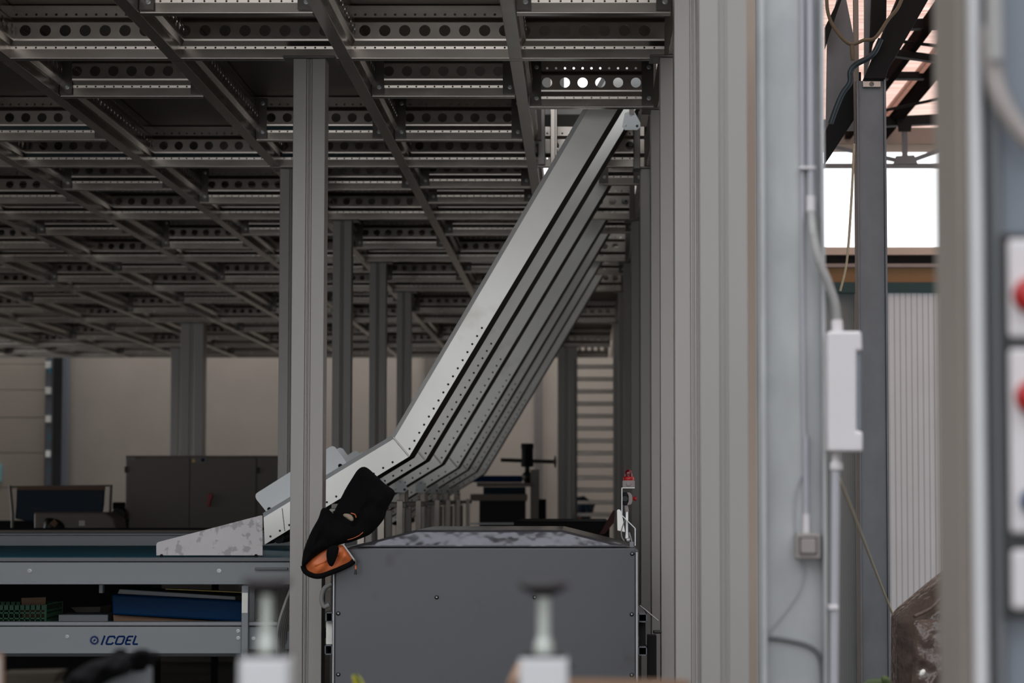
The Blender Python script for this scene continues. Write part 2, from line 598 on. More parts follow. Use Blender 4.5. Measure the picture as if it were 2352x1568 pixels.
def sect_mesh(L, cache={}):
    k = round(L, 3)
    if k not in cache:
        mb = section(k)
        me = bpy.data.meshes.new('perforated_beam')
        me.from_pydata(mb.v, [], mb.f)
        me.materials.append(M['galv'])
        me.update()
        cache[k] = me
    return cache[k]


def beam(name, L, loc, rot, label, cat, group):
    o = bpy.data.objects.new(name, sect_mesh(L))
    C.objects.link(o)
    o.location, o.rotation_euler = loc, rot
    tag(o, label, cat, group)
    return o


ROWPX = [135, 383, 503, 600, 668, 740, 797, 821]
ROWS = [YZ(p, ZB) for p in ROWPX]
ROWS[0] = 12.0
ROW_MID = YZ(247, ZB)            # extra header over the first chute
XR = .41                         # right end of the cross beams

# cross beams, one per row, running over the whole width in view
for i, y in enumerate(ROWS):
    xl = max(-11.5, P(-40, 600, y).x - .5)
    L = round((XR - xl), 2)
    beam('cross_beam', L, (XR - L, y, ZB), (0, 0, 0),
         'perforated steel cross beam, %s row counted from the front, spanning the bays' % NUM[i], 'steel beam', 'cross beams of the mezzanine')
YFRONT = 9.4
LONGX = [XL0 - PITCHX * k for k in range(13)]


def vis(x, y):
    return CX + x * F / y > -60


# longitudinal beams: web faces right, bottom flange to the left
gaps = [(YFRONT, ROWS[0])] + [(ROWS[i], ROWS[i + 1]) for i in range(len(ROWS) - 1)]
WHERE = ['in front of the first cross beam'] + ['behind the %s cross beam' % NUM[i] for i in range(len(ROWS) - 1)]
for g, (ya, yb) in enumerate(gaps):
    L = round(yb - ya - .07, 3)
    for k, x in enumerate(LONGX):
        if not vis(x + .1, yb):
            break
        beam('longitudinal_beam', L, (x + .0325, ya + .068, ZB), (0, 0, math.pi / 2),
             'lengthwise perforated steel beam, %s from the right, %s' % (NUM[k], WHERE[g]), 'steel beam', 'lengthwise beams of the mezzanine')


for g, (ya, yb) in enumerate(gaps):
    ya = max(ya, 10.3)
    L = round(yb - ya - .002, 3)
    beam('edge_beam', L, (.425 + .066, ya, ZB), (0, 0, math.pi / 2), 'perforated edge beam on top of the right-hand columns, %s' % WHERE[g], 'steel beam', 'edge beams over the right-hand columns')


# joists between the lengthwise beams, staggered from bay to bay
def end_plate_mesh():
    mb = MB()
    mb.box(0, .066, -.024, -.020, .012, HB - .012)
    me = bpy.data.meshes.new('end_plate')
    me.from_pydata(mb.v, [], mb.f)
    me.materials.append(M['galv_dark'])
    return me


def plate_bolts_mesh():
    mb = MB()
    for z in (.05, .226):
        mb.lathe((.04, -.024, z), [(.013, 0), (.013, .002), (.008, .003), (.008, .009), (.004, .009)], 10, (0, -1, 0), False)
    me = bpy.data.meshes.new('bolt_pair')
    me.from_pydata(mb.v, [], mb.f)
    me.materials.append(M['edge'])
    return me


EPM, PBM = end_plate_mesh(), plate_bolts_mesh()


def joist(x0, x1, y, label):
    L = round(x1 - x0, 3)
    o = beam('joist', L, (x0, y, ZB), (0, 0, 0), label, 'joist', 'joists between the lengthwise beams')
    for xx in (0, L - .066):
        e = bpy.data.objects.new('end_plate', EPM)
        C.objects.link(e)
        e.parent = o
        e.location = (xx, 0, 0)
        b = bpy.data.objects.new('bolt_pair', PBM)
        C.objects.link(b)
        b.parent = e
    return o


def bayname(k):
    return '%s bay from the right' % NUM[k]


for g, (ya, yb) in enumerate(gaps):
    for k in range(len(LONGX) - 1):
        x0, x1 = LONGX[k + 1] + .036, LONGX[k] - .036
        if not vis(x1, yb):
            break
        if g == 0:
            ts = [(10.86 - ya) / (yb - ya)] if k % 2 == 1 else []
        elif g == 1:
            ts = {0: [.29, .70], 1: [.70]}.get(k, [.29] if k % 2 == 0 else [.70])
        elif g == 2:
            ts = {0: [.36, .66]}.get(k, [.66] if k % 2 == 0 else [.40])
        else:
            ts = [.34] if k % 2 == 0 else [.66]
        for j, t in enumerate(ts):
            ex = '' if len(ts) == 1 else (' nearer' if j == 0 else ' farther')
            joist(x0, x1, ya + (yb - ya) * t, 'short%s perforated joist, %s, %s' % (ex, bayname(k + 1), WHERE[g]))
# the bay over the chutes
joist(XL0 + .036, .40, 10.86, 'short perforated joist at the right end, nearest of all, above the first cross beam')
joist(XL0 + .036, .40, ROW_MID, 'short perforated joist above the front chute, bright daylight behind its holes')
for n_, (py, lb) in enumerate([(424, 'second'), (535, 'third'), (630, 'fourth')]):
    joist(XL0 + .45 - .03 * n_, .424, YZ(py, ZB), 'dark short header joist over the %s pair of chutes by the right columns' % lb)


# ------------------------------------------------------------------ columns
def column(x0, x1, Y, z1, label, depth=None, group='steel columns of the mezzanine'):
    w = x1 - x0
    d = depth or w
    g = w * .035
    cx = (x0 + x1) / 2
    root = thing('steel_column', label, 'column', (cx, Y, 0), group)
    pts = [(x0, Y), (cx - 2.6 * g, Y), (cx - 2.2 * g, Y + g), (cx - g * .7, Y + g), (cx - g * .5, Y + .2 * g), (cx + g * .5, Y + .2 * g), (cx + g * .7, Y + g),
           (cx + 2.2 * g, Y + g), (cx + 2.6 * g, Y), (x1, Y), (x1, Y + d), (x0, Y + d)]
    MB().prism([(a, b, 0) for a, b in pts], (0, 0, z1 - .012)).build('post', 'column', root, bevel=.006, seg=3)
    MB().box(x0 - .05, x1 + .05, Y - .02, Y + d + .02, z1 - .012, z1).build('cap_plate', 'galv_dark', root, bevel=.002)
    MB().box(x0 - .06, x1 + .06, Y - .05, Y + d + .05, 0, .015).build('base_plate', 'galv_dark', root)
    return root


def pcol(xa, xb, ya, Y, label, **k):
    a, b, _, _ = R(xa, 700, xb, 900, Y)
    return column(a, b, Y, ZB, label, **k)


pcol(669, 743, 0, 11.93, 'pale grey steel column in front of the chutes, black jacket hanging beside it')
pcol(640, 694, 0, ROWS[1], 'grey steel column half hidden behind the pale column at the conveyor end')
pcol(763, 806, 0, ROWS[2], 'grey steel column just right of the pale column, first of the receding row')
pcol(848, 886, 0, ROWS[3], 'narrow grey steel column, second of the row receding behind the chutes')
pcol(911, 944, 0, ROWS[4], 'narrowest grey steel column, its foot hidden behind the steep front chute')
pcol(415, 467, 0, ROWS[5], 'dark wide column rising behind the grey switch cabinets')
pcol(393, 440, 0, ROWS[6], 'dark column edge visible left of the wide column behind the cabinets')
pcol(1281, 1326, 0, ROWS[6] - .2, 'dark wide column left of the horizontal ladder bars')
XC = .385
for y, lb in [(7.9, 'nearest pale blurred steel column, tall with centre groove, beside the galvanised beam'),
              (10.05, 'pale steel column second from the camera in the right-hand line'),
              (11.9, 'grey steel column third in the right-hand line, under the first cross beam'),
              (ROW_MID, 'grey steel column fourth in the right-hand line, under the daylit joist'),
              (ROWS[1], 'grey steel column fifth in the right-hand line, behind the beacon lamp'),
              (ROWS[2], 'grey steel column sixth in the right-hand line'),
              (ROWS[3], 'dim steel column seventh in the right-hand line'),
              (ROWS[4], 'dim steel column eighth in the right-hand line'),
              (ROWS[5], 'dark far steel column ninth in the right-hand line')]:
    column(XC, XC + .157, y, ZB + (HB if y < 10.3 else 0), lb)

# hanger posts in the chute bay
for y, px, lb in [(ROWS[1] - .059, 1463, 'front'), (ROWS[2] - .059, 1452, 'middle'), (ROWS[3] - .059, 1441, 'rear')]:
    x = P(px, 400, y).x
    tag(MB().box(x - .022, x + .022, y, y + .04, ZB - .02, ZB + 1.2).build('hanger_post', 'galv_dark', bevel=.003),
        'dark perforated hanger post beside the top of the chutes, %s one' % lb, 'post', 'hanger posts')
# upper-level things seen through the floor opening
up = thing('upper_post', 'twin galvanised post seen through the deck opening left of the front chute', 'post', P(1272, 380, 15.6))
MB().pbox(1264, 180, 1280, 378, 15.6, .05).build('post', 'galv', up, bevel=.004)
MB().pbox(1274, 180, 1276, 378, 15.595, .004).build('groove', 'galv_dark', up)
tag(MB().pbox(1236, 250, 1252, 378, 15.5, .06).build('upper_guard_plate', 'column', bevel=.004), 'pale upright plate at the deck opening beside the twin post', 'plate')
tag(MB().pbox(1225, 248, 1243, 322, 15.2, .05).build('upper_guard_plate', 'cabinet', bevel=.004), 'shorter grey plate in front of the upright plate at the deck opening', 'plate')
tag(MB().box(-.9, .1, 15.99, 16.5, ZB + .345, ZB + .52).build('upper_machine', 'column', bevel=.01), 'pale grey housing on the upper deck seen left of the front chute top', 'machine')

tag(MB().box(-.42, -.13, 17.0, 17.04, ZB + .277, ZB + 1.5).build('sky_screen_left', 'column', bevel=.004), 'added pale panel screening the sky behind the left holes of the daylit joist', 'panel')  # panel added to cover the sky behind the left holes
tag(MB().box(.13, .50, 16.2, 16.9, ZB + .3, ZB + 1.8).build('sky_screen_right', 'cabinet', bevel=.01), 'added grey box screening the sky behind the right holes of the daylit joist', 'cabinet')  # box added to cover the sky behind the right holes

# ------------------------------------------------------------------ chutes (sloping conveyors)
YC, CW = 14.0, .45
U = [(605, 1178), (900, 1000), (1402, 145)]
D = [(608, 1250), (940, 1048), (1486, 138)]


def lerp2(a, b, t):
    return (a[0] + (b[0] - a[0]) * t, a[1] + (b[1] - a[1]) * t)


def hexplate(root, cx, cy, Y, s=1.0):
    pts = [(-12, -22), (4, -26), (16, -4), (16, 4), (10, 9), (-12, 9), (-17, 2)]
    hp = MB().pprism([(cx + a * s, cy + b * s) for a, b in pts], Y, .005).build('bracket_plate', 'zinc_white', root)
    for q, (a, b) in enumerate(((-1, -18), (-11, 1), (10, 2))):
        bolt(P(cx + a * s, cy + b * s, Y), .006, .006).build('bolt', 'edge' if q < 2 else 'black', hp)
    return hp


def build_chute(label):
    root = thing('inclined_conveyor', label, 'conveyor', P(640, 1250, YC), 'steep conveyors rising to the mezzanine')
    t = .004
    for nm, y in (('side_panel', YC), ('side_panel', YC + CW)):
        sp = MB().pprism([U[0], U[1], U[2], D[2], D[1], D[0]], y, t)
        if y > YC:      # far panel: same outline shifted back, not re-projected
            sp = MB().prism([P(x, yy, YC) + Vector((0, CW, 0)) for x, yy in [U[0], U[1], U[2], D[2], D[1], D[0]]], (0, t, 0))
        s = sp.build(nm, 'zinc', root)
        if y == YC:
            mb = MB()
            for a, b in ((0, 1), (1, 2)):
                ua, ub, da, db = U[a], U[b], D[a], D[b]
                i1, i2 = lerp2(ua, da, .14), lerp2(ub, db, .14)
                o1, o2, o3, o4 = P(*ua, YC), P(*ub, YC), P(*i2, YC), P(*i1, YC)
                f_ = Vector((0, -.022, 0))
                mb.add([o1, o2, o2 + f_, o1 + f_, o3, o4], [(0, 1, 2, 3), (3, 2, 4, 5)])
            mb.build('upper_flange', 'zinc_white', s)
            mb = MB()
            ln = Vector((0, -.0035, 0))
            a, b = P(*lerp2(U[1], D[1], .02), YC), P(*lerp2(U[1], D[1], .98), YC)
            mb.tube([a + ln * .3, b + ln * .3], .006, 8)
            mb.build('fold_seam', 'zinc', s)
            def rivet(c, first=[]):
                if not first:
                    mb = MB().lathe((0, 0, 0), [(.0065, 0), (.0065, .003), (.003, .0045)], 10, (0, -1, 0))
                    me = bpy.data.meshes.new('rivet')
                    me.from_pydata(mb.v, [], mb.f)
                    me.materials.append(M['black'])
                    first.append(me)
                r = bpy.data.objects.new('rivet', first[0])
                C.objects.link(r)
                r.parent = s
                r.location = P(*c, YC) - org(s)
            for q in range(16):                       # rivets along the lower edge above the fold
                c = lerp2(lerp2(U[1], D[1], .86), lerp2(U[2], D[2], .86), .012 + q * .0205)
                rivet(c)
            for q in range(14):
                c = lerp2(lerp2(U[1], D[1], .86), lerp2(U[0], D[0], .86), .10 + q * .066)
                rivet(c)
            # splice plates on the lower leg
            for q in (.62, .86):
                c0, c1 = lerp2(U[1], U[0], q), lerp2(D[1], D[0], q)
                MB().tube([P(*lerp2(c0, c1, .2), YC - .001), P(*lerp2(c0, c1, .97), YC - .001)], .0022, 6).build('joint_line', 'galv_dark', s)
    # belt between the panels
    pts = [lerp2(U[i], D[i], .55) for i in range(3)] + [lerp2(U[i], D[i], 1.0) for i in (2, 1, 0)]
    MB().prism([P(x, y, YC) + Vector((0, .02, 0)) for x, y in pts], (0, CW - .03, 0)).build('belt', 'rubber', root)
    # rounded guard plates standing on the lower leg
    for k, yo in enumerate((.012, CW + .012)):
        base = [(612, 1176), (588, 1146), (586, 1140), (587, 1134), (592, 1130), (757, 1026), (763, 1024), (769, 1026), (796, 1062)]
        mb = MB().prism([P(x, y, YC) + Vector((0, yo, 0)) for x, y in base], (0, .005, 0))
        mb.build('guard_plate', 'zinc_white', root)
    mb = MB()
    for x, y in ((618, 1169), (781, 1069)):
        mb.lathe(P(x, y, YC) + Vector((0, .01, 0)), [(.012, 0), (.012, .006), (.006, .01)], 8, (0, -1, 0))
    mb.build('clip', 'darksteel', root)
    # leg stand with its bracket, and the bracket at the top
    x, w = -1.285, .045
    zt = P(0, 1120, YC).z
    for y in (YC + .05, YC + .34):
        MB().box(x - w / 2, x + w / 2, y, y + w, 0, zt).build('leg', 'galv', root, bevel=.004)
    zc_ = P(0, 1162, YC).z
    MB().box(x - .17, x + .16, YC + .02, YC + .049, zc_ - .016, zc_ + .016).build('crossbar', 'galv_dark', root, bevel=.003)
    MB().box(x + .030, x + .072, YC - .012, YC + .012, .1, zc_ - .03).build('slotted_arm', 'column', root, bevel=.006)
    MB().box(x + .10, x + .14, YC + .005, YC + .019, .1, zc_ + .03).build('adjusting_slide', 'galv', root, bevel=.003)
    MB().box(x - .13, x - .09, YC + .05, YC + .09, 0, zc_ - .016).build('leg', 'galv', root, bevel=.004)
    hexplate(root, 1338 + x * F / YC - 4, 1118, YC - .012, 1.15)
    hexplate(root, 1462, 200, YC - .012, 1.4)
    MB().bar(P(1462, 175, YC), P(1462, 120, YC), .04, .03).build('hanger', 'galv_dark', root)
    # roller unit under the tail
    MB().tube([P(640, 1236, YC + .03), P(640, 1236, YC + .03) + Vector((0, CW - .06, 0))], .03, 14).build('tail_roller', 'darksteel', root)
    return root


CH = build_chute('bright zinc conveyor rising steeply at the front, nearest of the parallel row')
CL = ['%s steep zinc conveyor behind the front one' % n for n in NUM[1:7]]
CYS = [14.0, 15.44, 17.2, 19.4, 21.0, 22.7, 24.6]
for i, y in enumerate(CYS[1:]):
    dup(CH, Vector(ORG[CH.name]) + Vector((0, y - YC, 0)), '%s steep zinc conveyor counted from the front of the parallel row' % NUM[i + 1])


# ------------------------------------------------------------------ receiving conveyor (upper) and lower conveyor
YR = 12.35
XE = P(668, 1300, YR).x
XW = P(-200, 1300, 16.2).x
zb_ = P(300, 1278, YR + .1).z
YF = YZ(1252, zb_)
root = thing('belt_conveyor', 'wide teal belt conveyor at left, grey side rail, under the front chute', 'conveyor', (-2.5, YR, 0))
za, zc = P(300, 1340, YR).z, P(300, 1280, YR).z
fr = MB().box(XW, XE, YR, YR + .05, za, zc - .022).build('side_rail', 'rail', root, bevel=.004)
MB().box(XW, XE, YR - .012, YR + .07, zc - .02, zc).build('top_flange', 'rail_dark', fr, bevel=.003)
MB().box(XW, XE, YR - .006, YR + .05, za - .004, za + .01).build('bottom_lip', 'rail', fr, bevel=.003)
for px in (68, 503):
    bolt(P(px, 1311, YR), .008, .008).build('bolt', 'edge', fr)
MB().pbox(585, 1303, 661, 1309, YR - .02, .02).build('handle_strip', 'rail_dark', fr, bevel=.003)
mb = MB()
n = 10
cr = .045
pr = [(XE - .06 + cr * math.sin(math.pi * k / n), zb_ - cr + cr * math.cos(math.pi * k / n)) for k in range(n + 1)]
pr = [(XW, zb_)] + pr + [(XW, zb_ - 2 * cr)]
mb.prism([(x, YR + .09, z) for x, z in pr], (0, YF - YR - .15, 0))
mb.build('belt', 'teal', root)
zf0, zf1 = P(300, 1256, YF).z, P(300, 1229, YF).z
MB().box(XW, XE + .1, YF, YF + .05, zf0 - .15, zf1).build('far_side_rail', 'rail', root, bevel=.004)
MB().box(XW, XE + .1, YF - .01, YF + .08, zf1, zf1 + .012).build('far_top_flange', 'rail', root, bevel=.003)
for x in (XW + .3, XE - .25):
    for y in (YR + .06, YF - .1):
        MB().box(x, x + .06, y, y + .06, 0, za + .02).build('leg', 'rail_dark', root, bevel=.003)
# dark neighbouring conveyor behind it
root = thing('belt_conveyor', 'dark empty conveyor running just behind the teal belt conveyor', 'conveyor', (-3.5, 17, 0))
for k, (py, yy) in enumerate(((1222, 16.3), (1217, 17.6), (1212, 19.0))):
    z = P(300, py, yy).z
    MB().box(-6.2, (-1.95, -1.95, -2.15)[k], yy, yy + .05, z - .12, z).build('slat_rail', ('rail_dark', 'cabinet', 'darksteel')[k], root, bevel=.004)
MB().box(-6.2, P(600, 1215, 17).x, 16.4, 19.0, zf1 - .14, zf1 - .10).build('belt', 'rubber', root)
for x in (-5.6, -2.9):
    for y in (16.31, 18.99):
        MB().box(x, x + .05, y, y + .05, 0, zf1 - .1).build('leg', 'darksteel', root)

# stained sheet guard on the belt edge
g = MB().pprism([(359, 1250), (361, 1246), (365, 1244), (600, 1183), (603, 1184), (603, 1275), (359, 1275)], YR + .06, .004)
g = tag(g.build('guard_sheet', 'stain'), 'stained grey sheet guard standing on the belt edge below the front chute', 'guard plate')
for px in (371, 588):
    bolt(P(px, 1276, YR + .05), .006, .006).build('bolt', 'darksteel', g)
bolt(P(593, 1198, YR + .06), .006, .004).build('rivet', 'edge', g)

# lower conveyor with the lettering
YL = 12.25
XL1 = P(690, 1460, YL).x
root = thing('lower_conveyor', 'grey lower conveyor rail with blue lettering, below the teal belt conveyor', 'conveyor', (-2.5, YL, 0))
z0, z1 = P(300, 1501, YL).z, P(300, 1438, YL).z
zt = P(300, 1428, YL).z
XG = P(555, 1460, YL).x
fr = MB().box(XW, XG, YL, YL + .05, z0, z1).build('side_rail', 'rail', root, bevel=.004)
MB().box(XG, XL1, YL + .012, YL + .05, z0 + .02, z1).build('side_rail', 'rail', root, bevel=.004)
MB().box(XW, XL1, YL - .01, YL + .09, z1 + .003, zt).build('top_flange', 'rail', root, bevel=.004)
lg = MB().pbox(554, 1345, 570, 1568, YL - .035, .04)
a, b, _, _ = R(554, 1345, 570, 1568, YL - .035)
lg.box(a, b, YL - .035, YL + .005, 0, .7)
leg = lg.build('leg', 'rail', root, bevel=.004)
MB().pbox(555.5, 1361, 569, 1407, YL - .037, .002).build('paper_label', 'paper', leg)
MB().box(XW, XG, YL + .3, YL + .36, z0 - .035, z0 - .002).build('lower_stringer', 'rail_dark', root, bevel=.004)
MB().box(XW, XL1, YL + .36, YL + 1.5, z0 + .01, z0 + .05).build('tray', 'darksteel', root)
for x in (XW + .5, -3.4):
    MB().box(x, x + .06, YL + .3, YL + .36, 0, z0).build('leg', 'rail_dark', root)
for px, py in ((154, 1462), (547, 1465), (547, 1449), (582, 1466)):
    bolt(P(px, py, YL + (.012 if px > 560 else 0)), .007, .007).build('bolt', 'edge', fr)

# lettering: gear emblem and five slanted capitals
LS = .06 * 0 + 27.0 / 100.0      # pixel height of the capitals / 100


def stroke(mb, pts, w, Yp, d=.0015):
    """flat mitred ribbon through pixel points, given a small thickness"""
    n = len(pts)
    lft, rgt = [], []
    for i in range(n):
        p = Vector(pts[i])
        if i == 0:
            t1 = t2 = (Vector(pts[1]) - p).normalized()
        elif i == n - 1:
            t1 = t2 = (p - Vector(pts[i - 1])).normalized()
        else:
            t1, t2 = (p - Vector(pts[i - 1])).normalized(), (Vector(pts[i + 1]) - p).normalized()
        n1, n2 = Vector((-t1.y, t1.x)), Vector((-t2.y, t2.x))
        m = (n1 + n2).normalized()
        s = min(2.0, 1 / max(.3, m.dot(n1)))
        lft.append(p + m * (w / 2 * s))
        rgt.append(p - m * (w / 2 * s))
    for i in range(n - 1):
        mb.prism([P(q.x, q.y, Yp) for q in (lft[i], lft[i + 1], rgt[i + 1], rgt[i])], (0, d, 0))


def slant(pts, x0, y1, sx, sy):
    """letter coordinates (0..1 wide, 0..1 high) to pixels with an italic lean"""
    return [(x0 + u * sx + v * 6.5, y1 - v * sy) for u, v in pts]


mb = MB()
yb_, hh, sw = 1478.8, 17.6, 4.0
rc = .16
stroke(mb, slant([(0, -.11), (0, 1.11)], 233.5, yb_, 1, hh), sw, YL - .0016)
stroke(mb, slant([(1, .72), (1, .86), (1 - rc, 1), (rc, 1), (0, .86), (0, .14), (rc, 0), (1 - rc, 0), (1, .14), (1, .24)], 243, yb_, 15, hh), sw, YL - .0016)
stroke(mb, slant([(.5, 1), (rc, 1), (0, .86), (0, .14), (rc, 0), (1 - rc, 0), (1, .14), (1, .86), (1 - rc, 1), (.5, 1)], 264.5, yb_, 16, hh), sw, YL - .0016)
stroke(mb, slant([(1, 1), (rc, 1), (0, .86), (0, .14), (rc, 0), (1, 0)], 287.5, yb_, 12, hh), sw, YL - .0016)
stroke(mb, slant([(0, .5), (.85, .5)], 287.5, yb_, 12, hh), sw * .9, YL - .0016)
stroke(mb, slant([(0, 1.11), (0, .14), (rc, 0), (1.05, 0)], 305, yb_, 11, hh), sw, YL - .0016)
mb.build('lettering', 'logo', fr)
mb = MB()
gx, gy = 216.7, 1470
ring = [(gx + 7.4 * math.cos(a), gy + 7.4 * math.sin(a)) for a in [2 * math.pi * k / 28 for k in range(29)]]
stroke(mb, ring, 2.0, YL - .0016)
for k in range(20):
    a = 2 * math.pi * k / 20
    stroke(mb, [(gx + 8 * math.cos(a), gy + 8 * math.sin(a)), (gx + 11 * math.cos(a), gy + 11 * math.sin(a))], 1.5, YL - .0016)
mb.prism([P(gx + a, gy + b, YL - .0016) for a, b in ((5.2, -5.8), (-4.6, .8), (-.4, .6), (-5.2, 5.8), (4.8, -1.0), (.6, -.8))], (0, .0015, 0))
mb.build('gear_emblem', 'logo', fr)

# things between the two conveyors
YS = 13.0
zs = z0 + .05
def crate(root, x0, x1, y0, y1, z0, z1):
    mb = MB()
    for (xa, xb, ya, yb) in ((x0, x1, y0, y0 + .008), (x0, x1, y1 - .008, y1), (x0, x0 + .008, y0, y1), (x1 - .008, x1, y0, y1)):
        for k in range(6):
            z = z0 + (z1 - z0) * (k + .5) / 6
            mb.box(xa, xb, ya, yb, z - .004 - (.010 if k == 5 else 0), z + .004 + (.008 if k == 5 else 0))
        nx = 16 if xb - xa > .1 else 12
        for k in range(nx + 1):
            if xb - xa > .1:
                x = xa + (xb - xa) * k / nx
                mb.box(x - .003, x + .003, ya, yb, z0, z1)
            else:
                y = ya + (yb - ya) * k / nx
                mb.box(xa, xb, y - .003, y + .003, z0, z1)
    mb.build('slatted_wall', 'green', root)
    MB().box(x0, x1, y0, y1, z0, z0 + .008).build('bottom', 'green', root)


zt1 = P(60, 1388, 12.75).z
ct = thing('plastic_crate', 'green slatted plastic crate at the left end between the two conveyors', 'crate', (P(0, 1400, 12.75).x, 12.75, z0 + .05))
crate(ct, P(-90, 1400, 12.75).x, P(106, 1400, 12.75).x, 12.75, 13.15, z0 + .05, zt1)
tag(MB().pprism([(49, 1373), (105, 1371), (104, 1420), (50, 1420)], 12.95, .006).build('cardboard_sheet', 'cardboard'), 'brown cardboard sheet sticking up out of the green crate', 'cardboard')
a, b, _, zt2 = R(134, 1411, 248, 1430, 12.7)
tag(MB().box(a, b, 12.7, 12.95, z0 + .05, zt2).build('grey_box', 'rail', bevel=.004), 'plain grey box right of the green crate on the lower conveyor', 'box')
tag(MB().pprism([(162, 1394), (231, 1393), (229, 1412), (183, 1412)], 13.6, .3).build('metal_tray', 'cabinet'), 'sloping grey metal tray behind the plain grey box', 'tray')
bc = thing('inclined_belt', 'blue inclined belt section under the teal conveyor, beside the label leg', 'conveyor', P(400, 1430, 12.6))
MB().pprism([(256, 1364), (576, 1381), (576, 1429), (258, 1411)], 12.62, .5).build('belt', 'blue', bc, bevel=.01)
MB().pprism([(274, 1352), (541, 1369), (541, 1380), (268, 1366)], 12.72, .35).build('top_plate', 'rail', bc, bevel=.004)
MB().pprism([(260, 1412), (560, 1430), (560, 1445), (262, 1445)], 12.66, .4).build('under_board', 'cardboard', bc)
MB().tube([P(380, 1352, 12.6), P(560, 1360, 12.6)], .005, 8).build('tie_rod', 'brass', bc)
MB().pbox(545, 1366, 556, 1379, 12.6, .1).build('end_bearing', 'darksteel', bc, bevel=.004)
tag(MB().pbox(227, 1342, 236, 1362, 12.5, .05).build('hanging_bracket', 'rail', bevel=.003), 'short grey bracket hanging under the teal conveyor rail', 'bracket')
tag(MB().box(-6.5, P(240, 1340, 14).x, 15.6, 15.9, .2, za + .04).build('shade_sheet', 'darksteel'), 'dark sheet for the shade behind the green crate under the conveyor', 'board')  # dark sheet stands in for the shade between the conveyors
rg = random.Random(4)
for k in range(6):
    o_ = k * 4.0
    mb = MB().tube([P(668 + o_, 1352, 12.15 + .03 * k), P(655 + o_, 1385, 12.1 + .03 * k), P(641 + o_ * 1.1, 1430, 12.1 + .03 * k), P(636 + o_ * 1.2, 1480, 12.15 + .03 * k), P(640 + o_ * 1.2, 1570, 12.2 + .03 * k)], .0075, 8, 6)
    tag(mb.build('cable', 'cable'), 'grey cable in the bundle left of the pale column, %s from the left' % NUM[k], 'cable', 'cable bundle')

# ------------------------------------------------------------------ central machine
YM = 11.42
xa, xb, _, zt = R(763, 1258, 1466, 1568, YM)
root = thing('machine_housing', 'dark grey machine housing in the middle with bolted front panel', 'machine', ((xa + xb) / 2, YM, 0))
pn = MB().box(xa + .012, xb - .012, YM, YM + .03, .05, zt).build('front_panel', 'darkpaint', root, bevel=.006)
MB().box(xa, xb, YM + .012, YM + 1.6, .05, zt - .006).build('body', 'darkpaint', root, bevel=.006)
MB().box(xb - .012, xb - .002, YM - .004, YM + .02, .05, zt - .02).box(xa + .002, xa + .010, YM - .002, YM + .02, .05, zt).build('edge_strip', 'edge', root, bevel=.002)
for px, py in ((777, 1408), (777, 1548), (1003, 1371), (1228, 1371), (1452, 1271), (1451, 1410), (1451, 1549)):
    b_ = MB().lathe(P(px, py, YM), [(.0105, 0), (.0105, .004), (.006, .006), (.0055, .003)], 16, (0, -1, 0), False).build('panel_screw', 'black', pn)
    MB().lathe(P(px, py, YM) + Vector((0, -.004, 0)), [(.004, 0), (.0035, .002)], 10, (0, -1, 0)).build('screw_head', 'edge', b_)
zh = P(1100, 1214, YM + .42).z
hl = [P(795, 1255, YM), P(1452, 1255, YM)]
z0h = zt + .002
fl = [(P(798, 1255, YM).x, z0h), (P(955, 1214, YM).x, zh), (P(1290, 1214, YM).x, zh), (P(1453, 1254, YM).x, z0h)]
back = 1.5
A = [Vector((fl[0][0], YM + .0, z0h)), Vector((fl[3][0], YM + .0, z0h)), Vector((fl[2][0], YM + .036, zh)), Vector((fl[1][0], YM + .036, zh))]
B = [Vector((fl[0][0], YM + back, z0h)), Vector((fl[3][0], YM + back, z0h)), Vector((fl[2][0], YM + back, zh)), Vector((fl[1][0], YM + back, zh))]
MB().add(A + B, [(0, 1, 2, 3), (7, 6, 5, 4), (0, 4, 5, 1), (1, 5, 6, 2), (2, 6, 7, 3), (3, 7, 4, 0)]).build('top_cover', 'hood', root, bevel=.012, seg=3)
# square tube ends beside the housing
for px0, px1, py0, py1 in ((748, 764, 1406, 1428), (746, 763, 1481, 1503), (1466, 1486, 1409, 1428), (1466, 1486, 1485, 1505)):
    a, b, c, d = R(px0, py0, px1, py1, YM + .05)
    w = .004
    mb = MB().box(a, b, YM + .05, YM + .9, c, c + w).box(a, b, YM + .05, YM + .9, d - w, d).box(a, a + w, YM + .05, YM + .9, c, d).box(b - w, b, YM + .05, YM + .9, c, d)
    mb.build('square_tube', 'steelblue', root)
MB().pbox(749, 1428, 763, 1479, YM + .08, .02).build('white_plate', 'paper', root)
MB().pbox(1468, 1430, 1483, 1484, YM + .1, .03).build('dark_plate', 'darksteel', root)
MB().tube([P(762, 1340, YM + .2), P(745, 1352, YM + .2), P(739, 1375, YM + .2), P(745, 1392, YM + .2), P(757, 1388, YM + .2)], .012, 10, 6).build('loop_cable', 'cable', root)
MB().pbox(1500, 1447, 1520, 1455, YM + .3, .03).build('lever', 'black', root, bevel=.005)
MB().tube([P(1470, 1390, YM + .4), P(1512, 1425, YM + .4)], .003, 6).build('stay_wire', 'edge', root)
MB().pbox(1488, 1460, 1508, 1560, YM + .3, .15).build('side_box', 'darksteel', root)

